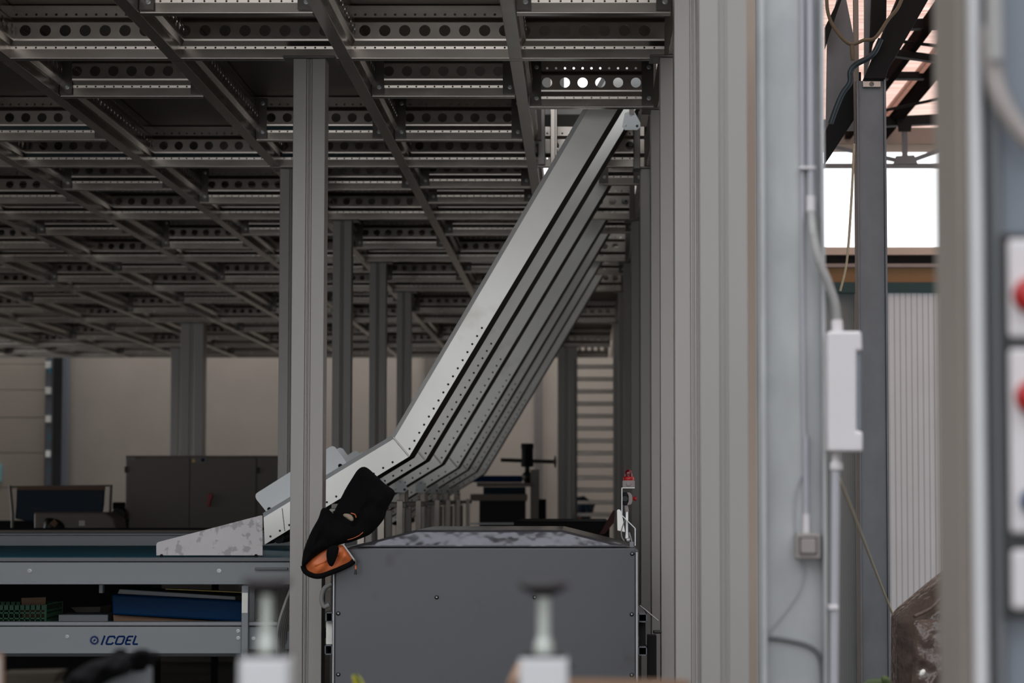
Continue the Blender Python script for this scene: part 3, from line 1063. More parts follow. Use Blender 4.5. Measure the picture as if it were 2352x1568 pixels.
# beacon on its bent bracket
YBc = YM + .12
root = thing('beacon_lamp', 'red beacon lamp on a bent metal bracket at the machine corner', 'lamp', P(1459, 1252, YBc))
MB().lathe(P(1444, 1096, YBc + .03), [(.019, 0), (.019, .006), (.0185, .018), (.0165, .027), (.012, .034), (.006, .037), (.001, .038)], 20).build('lens', 'redlens', root)
MB().lathe(P(1444, 1103, YBc + .03), [(.026, 0), (.027, .006), (.027, .016), (.022, .018)], 20).build('collar', 'red', root)
mb = MB().pbox(1430, 1103, 1458, 1119, YBc, .06)
bb = mb.build('housing', 'switchgrey', root, bevel=.003)
MB().lathe(P(1444, 1111, YBc), [(.012, 0), (.012, .001), (.010, .002), (.005, .002)], 16, (0, -1, 0)).build('port_cover', 'switchgrey', bb)
mb = MB()
path = [(1458, 1120), (1428.5, 1120), (1428.5, 1183), (1459, 1213), (1459, 1253)]
for a, b in zip(path, path[1:]):
    mb.bar(P(*a, YBc + .01), P(*b, YBc + .01), .05, .0035, up=P(*b, YBc) - P(*a, YBc) + Vector((.3, 0, .31)) if False else (0, 1, 0))
MB2 = MB()
for a, b in zip(path, path[1:]):
    pa, pb = P(*a, YBc), P(*b, YBc)
    t = (pb - pa).normalized()
    nrm = Vector((-t.z, 0, t.x)) * .002
    MB2.prism([pa + nrm, pb + nrm, pb - nrm, pa - nrm], (0, .05, 0))
MB2.build('bent_bracket', 'zinc_white', root)
ho = MB().pbox(1430, 1130, 1443, 1160, YBc + .005, .045).build('switch_body', 'darksteel', root, bevel=.004)
MB().pprism([(1440, 1130), (1447, 1131), (1452, 1137), (1453, 1150), (1450, 1158), (1445, 1160), (1440, 1160), (1444, 1150), (1444, 1140)], YBc, .05).build('switch_cap', 'switchgrey', root, bevel=.003)
MB().lathe(P(1436, 1145, YBc + .004), [(.014, 0), (.013, .004)], 16, (0, -1, 0)).build('switch_dial', 'black', ho)
MB().lathe(P(1453, 1145, YBc + .025), [(.008, 0), (.008, .008), (.011, .009), (.011, .018)], 16, (1, 0, 0)).build('push_button', 'red', root)
MB().tube([P(1438, 1160, YBc + .02), P(1440, 1175, YBc + .02)], .009, 10).build('cable_gland', 'switchgrey', root)
MB().tube([P(1440, 1172, YBc + .02), P(1440, 1236, YBc + .02)], [.006, .006, .009], 10, 4).build('stem', 'zinc_white', root)
MB().tube([P(1437, 1190, YBc + .03), P(1428, 1215, YBc + .03), P(1428, 1232, YBc + .03), P(1434, 1242, YBc + .03)], .003, 8, 5).build('wire', 'cable', root)
MB().tube([P(1445, 1222, YBc + .02), P(1452, 1246, YBc + .02)], .004, 8).build('wire', 'cable', root)
MB().lathe(P(1443, 1240, YBc + .02), [(.011, -.008), (.014, 0), (.011, .008)], 14, (1, 0, 0)).build('clamp', 'edge', root)
MB().pbox(1446, 1244, 1456, 1257, YBc, .04).build('foot', 'rail', root, bevel=.003)
tag(MB().pprism([(1417, 1172), (1420, 1169), (1424, 1170), (1428, 1175), (1436, 1222), (1418, 1218)], YM + .9, .02).build('perforated_strip', 'zinc', bevel=.002), 'pale zinc strip standing behind the beacon lamp stem', 'bracket')

# ------------------------------------------------------------------ jacket hung over the corner
YJ = 11.39
root = thing('jacket', 'black jacket with orange lining slung over the machine corner and pale column', 'jacket', P(780, 1250, YJ))
upb = MB()
upb.blob([(831, 1070), (843, 1072), (859, 1087), (884, 1111), (910, 1128), (904, 1143), (888, 1170), (884, 1190), (866, 1212), (850, 1228), (820, 1240), (792, 1249), (776, 1240), (764, 1215), (762, 1185), (783, 1143), (797, 1116), (810, 1096), (820, 1079)],
         [(830, 1100), (850, 1140), (820, 1190), (800, 1220)], YJ - .01, .06, 9, .006, 3)
upb.build('hood', 'cloth', root)
bod = MB()
bod.blob([(739, 1163), (748, 1164), (761, 1174), (774, 1188), (805, 1203), (835, 1218), (838, 1226), (830, 1233), (794, 1247), (772, 1253), (752, 1259), (730, 1273), (716, 1284), (700, 1300), (694, 1308), (692, 1300), (695, 1275), (699, 1257), (706, 1240), (712, 1225), (722, 1206), (732, 1190)],
         [(745, 1195), (735, 1225), (722, 1258)], YJ - .05, .055, 9, .006, 8)
bod.build('body', 'cloth', root)
lin_ = MB()
lin_.blob([(697, 1304), (712, 1280), (752, 1258), (772, 1252), (791, 1250), (812, 1286), (797, 1300), (761, 1315), (728, 1323), (705, 1316)],
          [(725, 1300), (780, 1275)], YJ - .035, .022, 8, .007, 5)
lin_.build('lining', 'orange', root)
mb = MB()
hem = [(696, 1298), (700, 1310), (712, 1319), (733, 1323), (761, 1314), (790, 1302), (806, 1294), (813, 1287)]
mb.tube([P(x, y, YJ - .05) for x, y in hem], .0125, 10, 5)
mb.build('hem', 'cloth', root)
mb = MB()
mb.blob([(752, 1256), (765, 1250), (780, 1252), (777, 1270), (772, 1284), (763, 1306), (755, 1300), (750, 1285), (749, 1270)], [(764, 1262), (762, 1285)], YJ - .085, .02, 6, .002, 2)
mb.build('cuff_tab', 'cloth', root)
mb = MB().blob([(783, 1182), (790, 1178), (808, 1179), (817, 1186), (816, 1196), (808, 1203), (800, 1192)], [(800, 1184), (811, 1192)], YJ - .066, .012, 5, .002, 7)
mb.build('inner_cloth', 'beige_cloth', root)
MB().tube([P(806, 1178, YJ - .075), P(815, 1181, YJ - .078), P(818, 1188, YJ - .075)], .0025, 8, 4).build('orange_edge', 'orange', root)
MB().tube([P(778, 1238, YJ - .07), P(800, 1239, YJ - .075), P(822, 1231, YJ - .075), P(834, 1222, YJ - .07)], .0014, 8, 4).build('orange_piping', 'orange', root)
zp = MB()
for k in range(18):
    c = lerp2((790, 1252), (815, 1287), k / 17)
    p = P(c[0], c[1], YJ - .06)
    zp.box(p.x - .004, p.x + .004, p.y - .003, p.y + .003, p.z - .0015, p.z + .0015)
zp.tube([P(790, 1252, YJ - .056), P(815, 1287, YJ - .056)], .004, 6)
zp.build('zipper', 'edge', root)
pl = MB().tube([P(815, 1284, YJ - .062), P(818, 1292, YJ - .064), P(817, 1298, YJ - .064)], .004, 8).build('zipper_slider', 'galv_dark', root)
MB().tube([P(817, 1297, YJ - .064), P(817, 1308, YJ - .064)], .0035, 8).build('pull_cord', 'orange', pl)
MB().tube([P(817, 1307, YJ - .064), P(816.5, 1319, YJ - .064)], [.004, .006, .007], 10, 3).build('pull_knob', 'black', pl)

# ------------------------------------------------------------------ blurred levelling feet in front
def foot(px, top, Y, label):
    x = P(px, 1520, Y).x
    zt_ = P(px, 1508, Y).z
    root = thing('levelling_foot', label, 'levelling foot', (x, Y, 0), 'upturned levelling feet')
    w = P(px + 55, 1500, Y).x - x
    MB().box(x - w, x + w, Y - w, Y + w, .0, zt_).build('square_tube', 'foot_white', root, bevel=.004)
    MB().box(x - w * .95, x + w * .95, Y - w * .95, Y + w * .95, zt_, zt_ + .005).build('end_cap', 'black', root, bevel=.003)
    zp = P(px, top, Y).z
    r = P(px + 14, 1400, Y).x - x
    MB().lathe((x, Y, zt_ + .003), [(r * 1.55, 0), (r * 1.6, .010), (r * 1.35, .022), (r, .026)], 6).build('lock_nut', 'cream', root)
    MB().lathe((x, Y, zt_ + .02), [(r, 0), (r, zp - zt_ - .045), (r * 1.1, zp - zt_ - .04), (r * 1.1, zp - zt_ - .03)], 18).build('threaded_rod', 'cream', root)
    MB().lathe((x, Y, zp - .018), [(r * .9, -.008), (r * 1.15, 0), (r * 1.1, .008), (r * .6, .014)], 18).build('ball_joint', 'brass', root)
    R_ = P(px + 58, 1340, Y).x - x
    MB().lathe((x, Y, zp - .022), [(R_ * .30, 0), (R_ * .55, .005), (R_, .014), (R_, .02), (R_ * .9, .023)], 32).build('pad', 'pad', root)
    return root


foot(611, 1328, 3.30, 'blurred upturned levelling foot in front of the conveyor end, left of the jacket')
foot(1249, 1336, 3.6, 'blurred upturned levelling foot in front of the dark machine housing')
foot(-69, 1316, 3.4, 'blurred levelling foot pad cut off by the left picture edge')

# ------------------------------------------------------------------ bottom foreground: glove, boxes, pallet
YG = 5.2
gl = thing('work_glove', 'black crumpled work glove lying on the sloping grey sheet, bottom left', 'glove', P(280, 1530, YG))
MB().blob([(205, 1520), (240, 1510), (262, 1500), (285, 1500), (305, 1508), (318, 1522), (300, 1545), (255, 1560), (225, 1580), (170, 1590), (140, 1580), (165, 1545)],
          [(200, 1555), (280, 1525)], YG, .05, 8, .006, 9).build('palm', 'cloth', gl)
for k, (pts, r_) in enumerate([([(300, 1512), (318, 1499), (338, 1500), (350, 1508)], .008), ([(312, 1520), (335, 1508), (358, 1506), (365, 1512)], .008),
                               ([(310, 1528), (332, 1520), (348, 1524), (352, 1518)], .0075), ([(305, 1536), (325, 1534), (337, 1530)], .007), ([(262, 1508), (272, 1498), (290, 1497)], .008)]):
    MB().tube([P(x, y, YG - .02 + .012 * k) for x, y in pts], [r_, r_, r_ * .8], 10, 5).build('finger', 'cloth', gl)
tag(MB().pprism([(215, 1573), (285, 1545), (347, 1530), (347, 1600), (160, 1640), (160, 1592)], YG + .03, .02).build('sloping_sheet', 'rail_dark', bevel=.004), 'grey sloping sheet metal piece under the black glove', 'sheet metal')
tag(MB().pprism([(0, 1546), (133, 1543), (120, 1568), (150, 1640), (0, 1640)], 6.4, .12).build('pallet_board', 'wood'), 'weathered wooden board at the bottom left corner behind the glove', 'board')
tag(MB().pprism([(-60, 1495), (4, 1500), (6, 1640), (-60, 1640)], 4.6, .012).build('carton', 'cardboard'), 'brown carton edge cut off by the left picture edge at the bottom', 'carton')
cb = thing('open_carton', 'open brown cardboard carton rim along the bottom, before the dark housing', 'carton', P(1370, 1600, 4.4))
MB().pprism([(1165, 1566), (1190, 1556), (1330, 1557), (1575, 1561), (1575, 1640), (1165, 1640)], 4.4, .006).build('front_wall', 'cardboard', cb)
MB().pprism([(1163, 1572), (1178, 1557), (1190, 1556), (1180, 1640), (1160, 1640)], 4.38, .5).build('side_flap', 'cardboard', cb)
MB().tube([P(1574, 1562, 4.4), P(1574, 1640, 4.4)], .008, 8).build('corner_fold', 'cardboard', cb)
fl_ = thing('plant_sprig', 'yellow green plant tip poking up at the bottom, below the jacket', 'plant', P(820, 1568, 6.0))
MB().blob([(806, 1549), (814, 1545), (824, 1546), (830, 1556), (838, 1575), (846, 1600), (818, 1600), (812, 1570)], [(816, 1552), (830, 1590)], 6.0, .012, 5, .001, 3).build('bud', 'yellow', fl_)
MB().tube([P(815, 1547, 5.98), P(826, 1562, 5.98), P(835, 1600, 5.98)], .004, 8).build('stalk', 'leaf', fl_)
rl = thing('green_leaves', 'small green leaves at the bottom right beside the wrapped pallet', 'plant', P(2020, 1568, 9.0))
for k, pts in enumerate([[(1985, 1562), (2010, 1557), (2040, 1560), (2035, 1590), (1985, 1590)], [(2022, 1550), (2032, 1547), (2050, 1562), (2044, 1580), (2026, 1572)], [(1975, 1568), (1992, 1563), (2000, 1590), (1975, 1595)]]):
    c = (sum(p[0] for p in pts) / len(pts), sum(p[1] for p in pts) / len(pts))
    MB().blob(pts, [c], 9.0 - .04 * k, .012, 4, .002, k).build('leaf', 'leaf', rl)

# ------------------------------------------------------------------ galvanised H column at the right with its services
YI = 6.5
xa, xb, _, _ = R(1748, 700, 1897, 900, YI)
root = thing('galvanised_beam_column', 'mottled galvanised steel H column at right carrying conduits and a switch', 'column', ((xa + xb) / 2, YI, 0))
mb = MB().box(xa, xa + .013, YI, YI + .17, 0, 4.4).box(xb - .010, xb, YI, YI + .17, 0, 4.4).box(xa + .013, xb - .010, YI + .05, YI + .06, 0, 4.4)
mb.build('profile', 'ibeam', root, bevel=.002)
YW = YI + .048
def cpipe(name, label, pts, r, m, cat, sm=0, y=YW):
    return tag(MB().tube([P(px, py, y - r) for px, py in pts], r, 12, sm).build(name, m), label, cat)


cpipe('conduit', 'thin straight grey conduit, left of the two on the H column', [(1842, -20), (1843, 640), (1850, 1222)], .006, 'pipe', 'conduit')
cd = thing('conduit', 'thicker grey conduit right of the thin one, ending in a flexible hose', 'conduit', P(1862, 450, YW))
MB().tube([P(1861, -20, YW - .011), P(1863, 452, YW - .011)], .011, 12).build('pipe', 'pipe', cd)
MB().tube([P(1863, 450, YW - .012), P(1863, 492, YW - .012)], .0135, 14).build('sleeve', 'white_plastic', cd)
fx = [(1863, 488), (1868, 540), (1882, 600), (1902, 650), (1918, 700), (1922, 745)]
mb = MB()
pp = [P(x, y, YI - .03 + .04 * max(0, (560 - y) / 70)) for x, y in fx]
mb.tube(pp, .0115, 14, 14)
for k in range(len(fx) - 1):
    for j in range(9):
        a = pp[k].lerp(pp[k + 1], j / 9)
        mb.lathe(a, [(.0112, -.0012), (.0135, 0), (.0112, .0012)], 14, pp[k + 1] - pp[k])
mb.build('flexible_hose', 'cable', cd)
MB().tube([P(1922, 735, YI - .03), P(1923, 760, YI - .03)], .015, 14).build('fitting', 'white_plastic', cd)
for py in (382,):
    MB().pbox(1836, py, 1874, py + 6, YW - .026, .028).build('clip', 'white_plastic', cd, bevel=.002)
bx = thing('junction_box', 'white rectangular plastic box with notched right side on the H column', 'electrical box', P(1941, 1037, YI))
MB().pprism([(1901, 760), (1979, 760), (1981, 806), (1968, 806), (1968, 990), (1982, 990), (1982, 1037), (1903, 1037)], YI - .07, .13).build('body', 'white_plastic', bx, bevel=.008, seg=3)
MB().pbox(1967, 808, 1977, 988, YI - .055, .1).build('side_rail', 'panelblue', bx, bevel=.003)
lc = thing('conduit', 'grey conduit running down from the white box along the column edge', 'conduit', P(1917, 1568, YI))
MB().tube([P(1921, 1038, YI - .02), P(1921, 1078, YI - .02)], [.012, .012, .017, .017], 14, 6).build('gland', 'white_plastic', lc)
MB().tube([P(1919, 1074, YI - .02), P(1915, 1640, YI - .02)], .011, 14).build('pipe', 'pipe', lc)
MB().pbox(1905, 1389, 1926, 1400, YI - .036, .05).build('clip', 'white_plastic', lc, bevel=.002)
sw_ = thing('wall_switch', 'square brownish switch box fixed on the H column web', 'switch', P(1857, 1285, YW))
MB().pbox(1828, 1224, 1886, 1284, YW - .05, .05).build('housing', 'switchgrey', sw_, bevel=.006, seg=3)
MB().pbox(1836, 1233, 1877, 1273, YW - .054, .01).build('recess', 'darksteel', sw_, bevel=.002)
MB().pbox(1839, 1236, 1875, 1271, YW - .058, .012).build('rocker', 'switchgrey', sw_, bevel=.003)
cd2 = thing('conduit', 'short grey conduit entering the switch box from above', 'conduit', P(1853, 1220, YW))
MB().tube([P(1851, 1000, YW - .01), P(1852, 1224, YW - .01)], .008, 12).build('pipe', 'pipe', cd2)
MB().tube([P(1852, 1180, YW - .01), P(1852, 1224, YW - .01)], .0105, 12).build('sleeve', 'white_plastic', cd2)
cpipe('thin_cable', 'thin loose cable looping left above the switch box', [(1858, 1040), (1848, 1075), (1830, 1120), (1825, 1170), (1827, 1222)], .0028, 'pipe', 'cable', 6)
cpipe('thin_cable', 'thin loose cable curving down left below the switch box', [(1843, 1284), (1845, 1320), (1835, 1355), (1810, 1395), (1770, 1448)], .0028, 'pipe', 'cable', 6)
cpipe('dark_cable', 'dark cable arching across the H column near the bottom', [(1766, 1464), (1800, 1468), (1850, 1480), (1878, 1500), (1888, 1540), (1888, 1640)], .006, 'rail_dark', 'cable', 6)

# ------------------------------------------------------------------ dark steel frame behind, window wall and roof at the right
YK = 13.0
xa, xb, _, _ = R(1972, 700, 2040, 900, YK)
zt_ = P(2000, 184, YK).z
root = thing('dark_steel_column', 'slate grey steel column right of the white box, bolted brace at its top', 'column', ((xa + xb) / 2, YK, 0))
mb = MB().box(xa, xa + .010, YK, YK + .15, 0, zt_).box(xb - .012, xb, YK, YK + .15, 0, zt_ + .12).box(xa + .01, xb - .012, YK + .02, YK + .03, 0, zt_)
mb.build('profile', 'steelblue', root, bevel=.002)
pl = MB().pbox(1982, 186, 2023, 200, YK - .004, .02).build('fixing_plate', 'galv', root, bevel=.002)
bolt(P(2002, 193, YK - .004), .009, .008).build('bolt', 'galv_dark', pl)
tag(MB().pprism([(1985, 181), (2060, 0), (2085, -60), (2160, -60), (2132, 0), (2040, 160), (2034, 181)], YK - .02, .12).build('diagonal_brace', 'darksteel', bevel=.004), 'dark diagonal brace rising right from the slate column top', 'brace')
tag(MB().pprism([(1896, 375), (1896, 300), (1966, 165), (1978, 165), (1978, 250), (1905, 362)], YK + .148, .1).build('diagonal_brace', 'darksteel', bevel=.004), 'dark diagonal brace descending left behind the teal hose', 'brace')
tag(MB().pprism([(1896, 60), (1930, -10), (1936, -10), (1905, 80), (1896, 110)], YK + .5, .06).build('diagonal_brace', 'darksteel'), 'short dark brace at the top beside the H column', 'brace')
tag(MB().pbox(1962, -30, 1973, 330, YK + .05, .05).build('tan_post', 'cabinet', bevel=.003), 'narrow tan upright left of the slate column', 'post')
tag(MB().pprism([(1900, 78), (1930, -30), (1938, -30), (1962, 90), (1962, 300), (1926, 300), (1896, 340)], YK + .6, .02).build('galvanised_gusset', 'steelblue'), 'dull galvanised plate behind the cables, above the white box', 'plate')
tag(MB().pprism([(1985, -30), (2010, -30), (2002, 130), (1985, 180)], YK + .3, .02).build('galvanised_gusset', 'steelblue'), 'narrow galvanised plate behind the slate column top', 'plate')
tag(MB().pprism([(2004, -30), (2037, -30), (2036, 50), (2006, 100), (1998, 130)], YK + .25, .06).build('diagonal_brace', 'darksteel', bevel=.003), 'dark upright brace between the galvanised plates at the top', 'brace')
tag(MB().tube([P(1898, -20, YK - .1), P(1902, 30, YK - .1), P(1920, 70, YK - .1), P(1952, 101, YK - .1), P(1985, 92, YK - .1), P(2010, 87, YK - .1), P(2040, 45, YK - .1), P(2062, 18, YK - .1), P(2078, -20, YK - .1)], .010, 10, 8).build('tan_hose', 'tan_tube'),
    'tan hose sagging between the H column and the diagonal brace', 'hose')
tag(MB().tube([P(1957, 104, YK - .11), P(1959, 138, YK - .11)], [.013, .015, .011], 10, 4).build('hose_connector', 'tan_tube'), 'tan hose end tied below the sagging hose', 'hose')
mb = MB().tube([P(2023, 90, YK - .06), P(2010, 118, YK - .06), P(1994, 133, YK - .06), P(1966, 148, YK - .06), P(1953, 165, YK - .06), P(1952, 190, YK - .06), P(1935, 215, YK - .06), P(1920, 250, YK - .06), P(1908, 284, YK - .06)], .016, 12, 8)
tag(mb.build('teal_hose', 'hose'), 'thick teal hose bent around the slate column top', 'hose')
tag(MB().tube([P(1962, 330, YK), P(1955, 470, YK), P(1945, 600, YK), P(1930, 668, YK)], .007, 8, 6).build('hanging_rope', 'rope'), 'pale rope hanging in front of the bright window', 'rope')
tag(MB().tube([P(1921, 1084, 6.49), P(1962, 1185, 7.6), P(2010, 1310, 9.3), P(2050, 1410, 9.9)], .0045, 8, 4).build('taut_cord', 'rope'), 'taut pale cord running down from the white box to the wrapped pallet', 'cord')
tag(MB().pbox(1722, -20, 1748, 1640, 15.0, .1).build('dark_upright', 'darksteel'), 'dark upright in the gap left of the H column', 'post')
tag(MB().tube([P(1737, 620, 14.992), P(1731, 650, 14.992), P(1725, 700, 14.992)], .01, 8, 4).build('short_teal_hose', 'hose'), 'short teal hose in the dark gap left of the H column', 'hose')

YWn = 20.0
def wbox(y0, y1, Y, d):
    a, b = P(1700, 500, Y).x, 9.0
    return MB().box(a, b, Y, Y + d, P(2000, y1, Y).z, P(2000, y0, Y).z)


zwin = P(2000, 568, YWn).z
struct(MB().box(1.1, P(1985, 900, YWn).x, YWn + .06, YWn + .16, 0, P(2000, 672, YWn).z).build('wall_right', 'wall_grey'))
struct(MB().box(P(1966, 900, YWn).x, 9, YWn - .05, YWn + .05, 0, P(2000, 672, YWn).z).build('wall_right', 'wall_white'))
struct(wbox(648, 672, YWn - .08, .1).build('trim_1', 'greenrail'))
struct(wbox(613, 648, YWn - .02, .1).build('trim_2', 'brownband'))
struct(wbox(605, 613, YWn - .12, .2).build('trim_3', 'switchgrey'))
struct(wbox(585, 605, YWn, .1).build('trim_4', 'darksteel'))
wf = struct(wbox(567, 585, YWn - .06, .16).build('window_1', 'beige', bevel=.004))
struct(wbox(318, 348, YWn + .6, .05).build('trim_5', 'beige'))
struct(wbox(285, 330, YWn + .5, .05).build('trim_6', 'cabinet'))
# roof sheet and its steel
ZR = P(2100, 272, YWn).z
struct(MB().box(P(1700, 300, YWn).x - .2, 8.5, 8.0, YWn + .7, ZR, ZR + .02).build('ceiling', 'pinkroof'))
def rod(name, pts, Y, r, m, label, cat):
    return tag(MB().tube([P(x, y, Y) for x, y in pts], r, 10).build(name, m), label, cat)


def rbar(name, a, b, Y, h, d, m, label, cat):
    q = [(a[0], a[1] - h / 2), (b[0], b[1] - h / 2), (b[0], b[1] + h / 2), (a[0], a[1] + h / 2)]
    return tag(MB().pprism(q, Y, d).build(name, m, bevel=.003), label, cat)


for k, (x, w) in enumerate(((2.5, .10), (2.24, .05), (3.6, .1))):
    tag(MB().box(x, x + w, 9.0, YWn + .5, ZR - .10, ZR - .005).build('purlin', 'purlin'), ('dark purlin running away under the pink roof sheets', 'narrow dark purlin left of the main one under the pink roof', 'dark purlin far right under the pink roof')[k], 'purlin', 'roof purlins')
tag(MB().box(2.46, 2.49, 9.0, YWn + .4, ZR - .06, ZR - .005).build('purlin_batten', 'pinkroof'), 'pale batten along the left edge of the dark purlin', 'batten')
rbar('roof_beam', (2030, 172), (2330, 172), 17.5, 16, .1, 'darksteel', 'dark horizontal roof beam at the level of the brace bolt', 'roof beam')
rbar('roof_beam', (2030, 56), (2330, 46), 15.7, 22, .1, 'darksteel', 'thick dark roof beam near the top right corner', 'roof beam')
rbar('roof_beam', (2040, 118), (2330, 158), 16.4, 16, .08, 'darksteel', 'dark roof beam sloping down to the right', 'roof beam')
rod('roof_rod', [(2070, 95), (2330, 128)], 16.2, .012, 'darksteel', 'thin dark rod sloping down right above the sloping roof beam', 'rod')
rod('roof_rod', [(2030, 254), (2330, 190)], 18.2, .012, 'darksteel', 'thin dark rod rising right below the horizontal roof beam', 'rod')
rbar('roof_beam', (1890, 285), (2330, 264), 19.4, 22, .1, 'darksteel', 'dark eaves beam above the bright window', 'roof beam')
tr = thing('window_truss', 'slate steel truss crossing the top of the bright window', 'truss', P(2079, 380, 19.7))
MB().pbox(1880, 375, 2360, 385, 19.7, .06).build('bottom_chord', 'steelblue', tr, bevel=.003)
MB().pbox(2073, 285, 2085, 376, 19.7, .05).build('post', 'steelblue', tr, bevel=.003)
MB().pprism([(2058, 358), (2100, 356), (2108, 376), (2052, 376)], 19.69, .02).build('gusset', 'steelblue', tr)
MB().pprism([(2092, 364), (2300, 288), (2300, 300), (2094, 373)], 19.71, .04).build('diagonal', 'steelblue', tr)
MB().pprism([(2064, 364), (1880, 325), (1880, 334), (2062, 372)], 19.71, .04).build('diagonal', 'steelblue', tr)
MB().pprism([(2060, 268), (2098, 266), (2092, 302), (2064, 302)], 19.38, .02).build('top_gusset', 'darksteel', tr)
lp = thing('outdoor_lamp', 'round lamp head hanging before the bright window at right', 'lamp', P(2185, 400, 19.73))
MB().lathe(P(2188, 402, 19.73), [(.085, 0), (.088, .012), (.08, .035), (.055, .052), (.02, .06)], 24).build('cap', 'darksteel', lp)
MB().lathe(P(2188, 402, 19.73), [(.03, -.04), (.065, -.03), (.08, -.012), (.082, 0)], 24).build('bowl', 'lampglass', lp)
MB().tube([P(2188, 388, 19.73), P(2188, 384, 19.73)], .01, 8).build('stem', 'darksteel', lp)

# wrapped pallet load at the lower right
root = thing('wrapped_pallet', 'brown load wrapped in shiny plastic film at the lower right', 'pallet load', P(2150, 1568, 10.2))
pts = [(2046, 1640), (2046, 1412), (2060, 1396), (2120, 1345), (2170, 1305), (2196, 1288), (2260, 1268), (2330, 1265), (2330, 1640)]
MB().blob(pts, [(2120, 1500), (2250, 1400)], 10.6, .35, 14, .012, 12, step=5).build('film_cover', 'wrap', root)
rr = random.Random(5)
mb = MB()
mb.blob([(2098, 1425), (2125, 1422), (2300, 1428), (2300, 1640), (2092, 1640), (2096, 1520)], [(2150, 1540), (2220, 1520)], 10.26, .05, 8, .010, 22, step=5)
mb.build('front_bale', 'wrap', root)
MB().tube([P(2100, 1416, 10.1), P(2140, 1395, 10.15), P(2180, 1350, 10.2), P(2215, 1338, 10.2)], .008, 8, 6).build('film_fold', 'wrap', root)
MB().blob([(2109, 1545), (2118, 1534), (2127, 1533), (2129, 1543), (2116, 1557), (2110, 1553)], [(2119, 1544)], 10.12, .012, 4).build('white_tag', 'paper', root)

# ------------------------------------------------------------------ big blurred control cabinet at the right edge
YQ = 3.5
root = thing('control_cabinet', 'out of focus grey control cabinet with red buttons at the right edge', 'control cabinet', P(2300, 1400, YQ))
def q(x0, x1, y0, y1, Y, d, name, m, par=root, bevel=.003):
    return MB().pbox(x0, y0, x1, y1, Y, d).build(name, m, par, bevel=bevel)


a, b, _, _ = R(2204, 700, 2246, 900, YQ + .06)
MB().box(a, b, YQ + .06, YQ + .3, 0, 3.2).build('post', 'cabinet', root, bevel=.006)
a, b, _, _ = R(2240, 700, 2272, 900, YQ)
MB().box(a, b, YQ + .02, YQ + .05, 0, 3.2).build('edge_profile', 'foot_white', root, bevel=.01)
a, b, _, _ = R(2284, 700, 2310, 900, YQ)
MB().box(a, b, YQ + .01, YQ + .03, 0, 3.2).build('hinge_rail', 'rail_dark', root, bevel=.006)
q(2270, 2302, -300, 140, YQ - .02, .03, 'upper_rail', 'cable')
a, b, _, _ = R(2268, 700, 2800, 900, YQ)
MB().box(a, b, YQ + .04, YQ + .5, 0, 3.2).build('door', 'panelblue', root, bevel=.004)
a, b, _, _ = R(2268, 700, 2286, 900, YQ)
MB().box(a, b, YQ + .03, YQ + .05, 0, 3.0).build('door_gap', 'black', root)
MB().tube([P(2276, 60, YQ), P(2282, 160, YQ), P(2300, 230, YQ - .01), P(2350, 310, YQ - .02), P(2420, 370, YQ - .03)], .014, 12, 8).build('hose', 'switchgrey', root)
q(2302, 2400, 535, 1420, YQ + .0, .05, 'button_panel', 'black')
q(2318, 2400, 548, 775, YQ - .01, .03, 'button_plate', 'white_plastic', bevel=.006)
q(2322, 2400, 800, 1225, YQ - .01, .03, 'button_plate', 'white_plastic', bevel=.006)
q(2326, 2400, 1262, 1400, YQ - .01, .03, 'button_plate', 'white_plastic', bevel=.006)
MB().lathe(P(2366, 678, YQ - .01), [(.026, 0), (.026, .012), (.024, .02), (.012, .024)], 24, (0, -1, 0)).build('red_button', 'red', root)
MB().lathe(P(2372, 912, YQ - .01), [(.026, 0), (.026, .012), (.024, .02), (.012, .024)], 24, (0, -1, 0)).build('red_button', 'red', root)
MB().lathe(P(2372, 1150, YQ - .01), [(.018, 0), (.018, .012), (.012, .016)], 24, (0, -1, 0)).build('blue_button', 'blue', root)

# ------------------------------------------------------------------ the far end of the hall
# sectional door with its track
dr = MB()
a, b, _, _ = R(-260, 900, 106, 1000, YB - .05)
rows_ = [820, 838, 897, 960, 1041, 1121, 1200, 1290]
for p0, p1 in zip(rows_, rows_[1:]):
    dr.box(a, b, YB - .12, YB - .06, P(60, p1, YB - .12).z + .012, P(60, p0, YB - .12).z)
dr.box(a, b, YB - .12, YB - .06, 0, P(60, 1290, YB - .12).z)
d1 = struct(dr.build('door_1', 'beige', bevel=.006))
MB().pbox(-60, 1066, 3, 1106, YB - .16, .04).build('door_pane', 'glass', d1, bevel=.004)
MB().pbox(104, 820, 116, 1300, YB - .2, .1).build('door_track', 'panelblue', d1)
for py in (838, 897, 962, 1042):
    MB().pbox(104, py - 8, 118, py + 8, YB - .24, .05).build('door_hinge', 'zinc', d1, bevel=.006)
for py in (850, 1004, 1078):
    MB().pbox(112, py - 6, 117, py + 6, YB - .26, .03).build('door_roller', 'cyan', d1)
struct(MB().pbox(120, 700, 141, 1400, YB - .3, .25).build('trim_7', 'black'))
struct(MB().pbox(141, 700, 151, 1400, YB - .3, .25).build('trim_8', 'panelblue'))
struct(MB().pbox(116, 700, 121, 1400, YB - .28, .2).build('trim_9', 'rail_dark'))
struct(MB().pbox(1228, 700, 1246, 1300, YB - .1, .08).build('trim_10', 'switchgrey'))
struct(MB().pbox(976, 700, 1000, 1300, YB - .12, .1).build('trim_11', 'cabinet'))

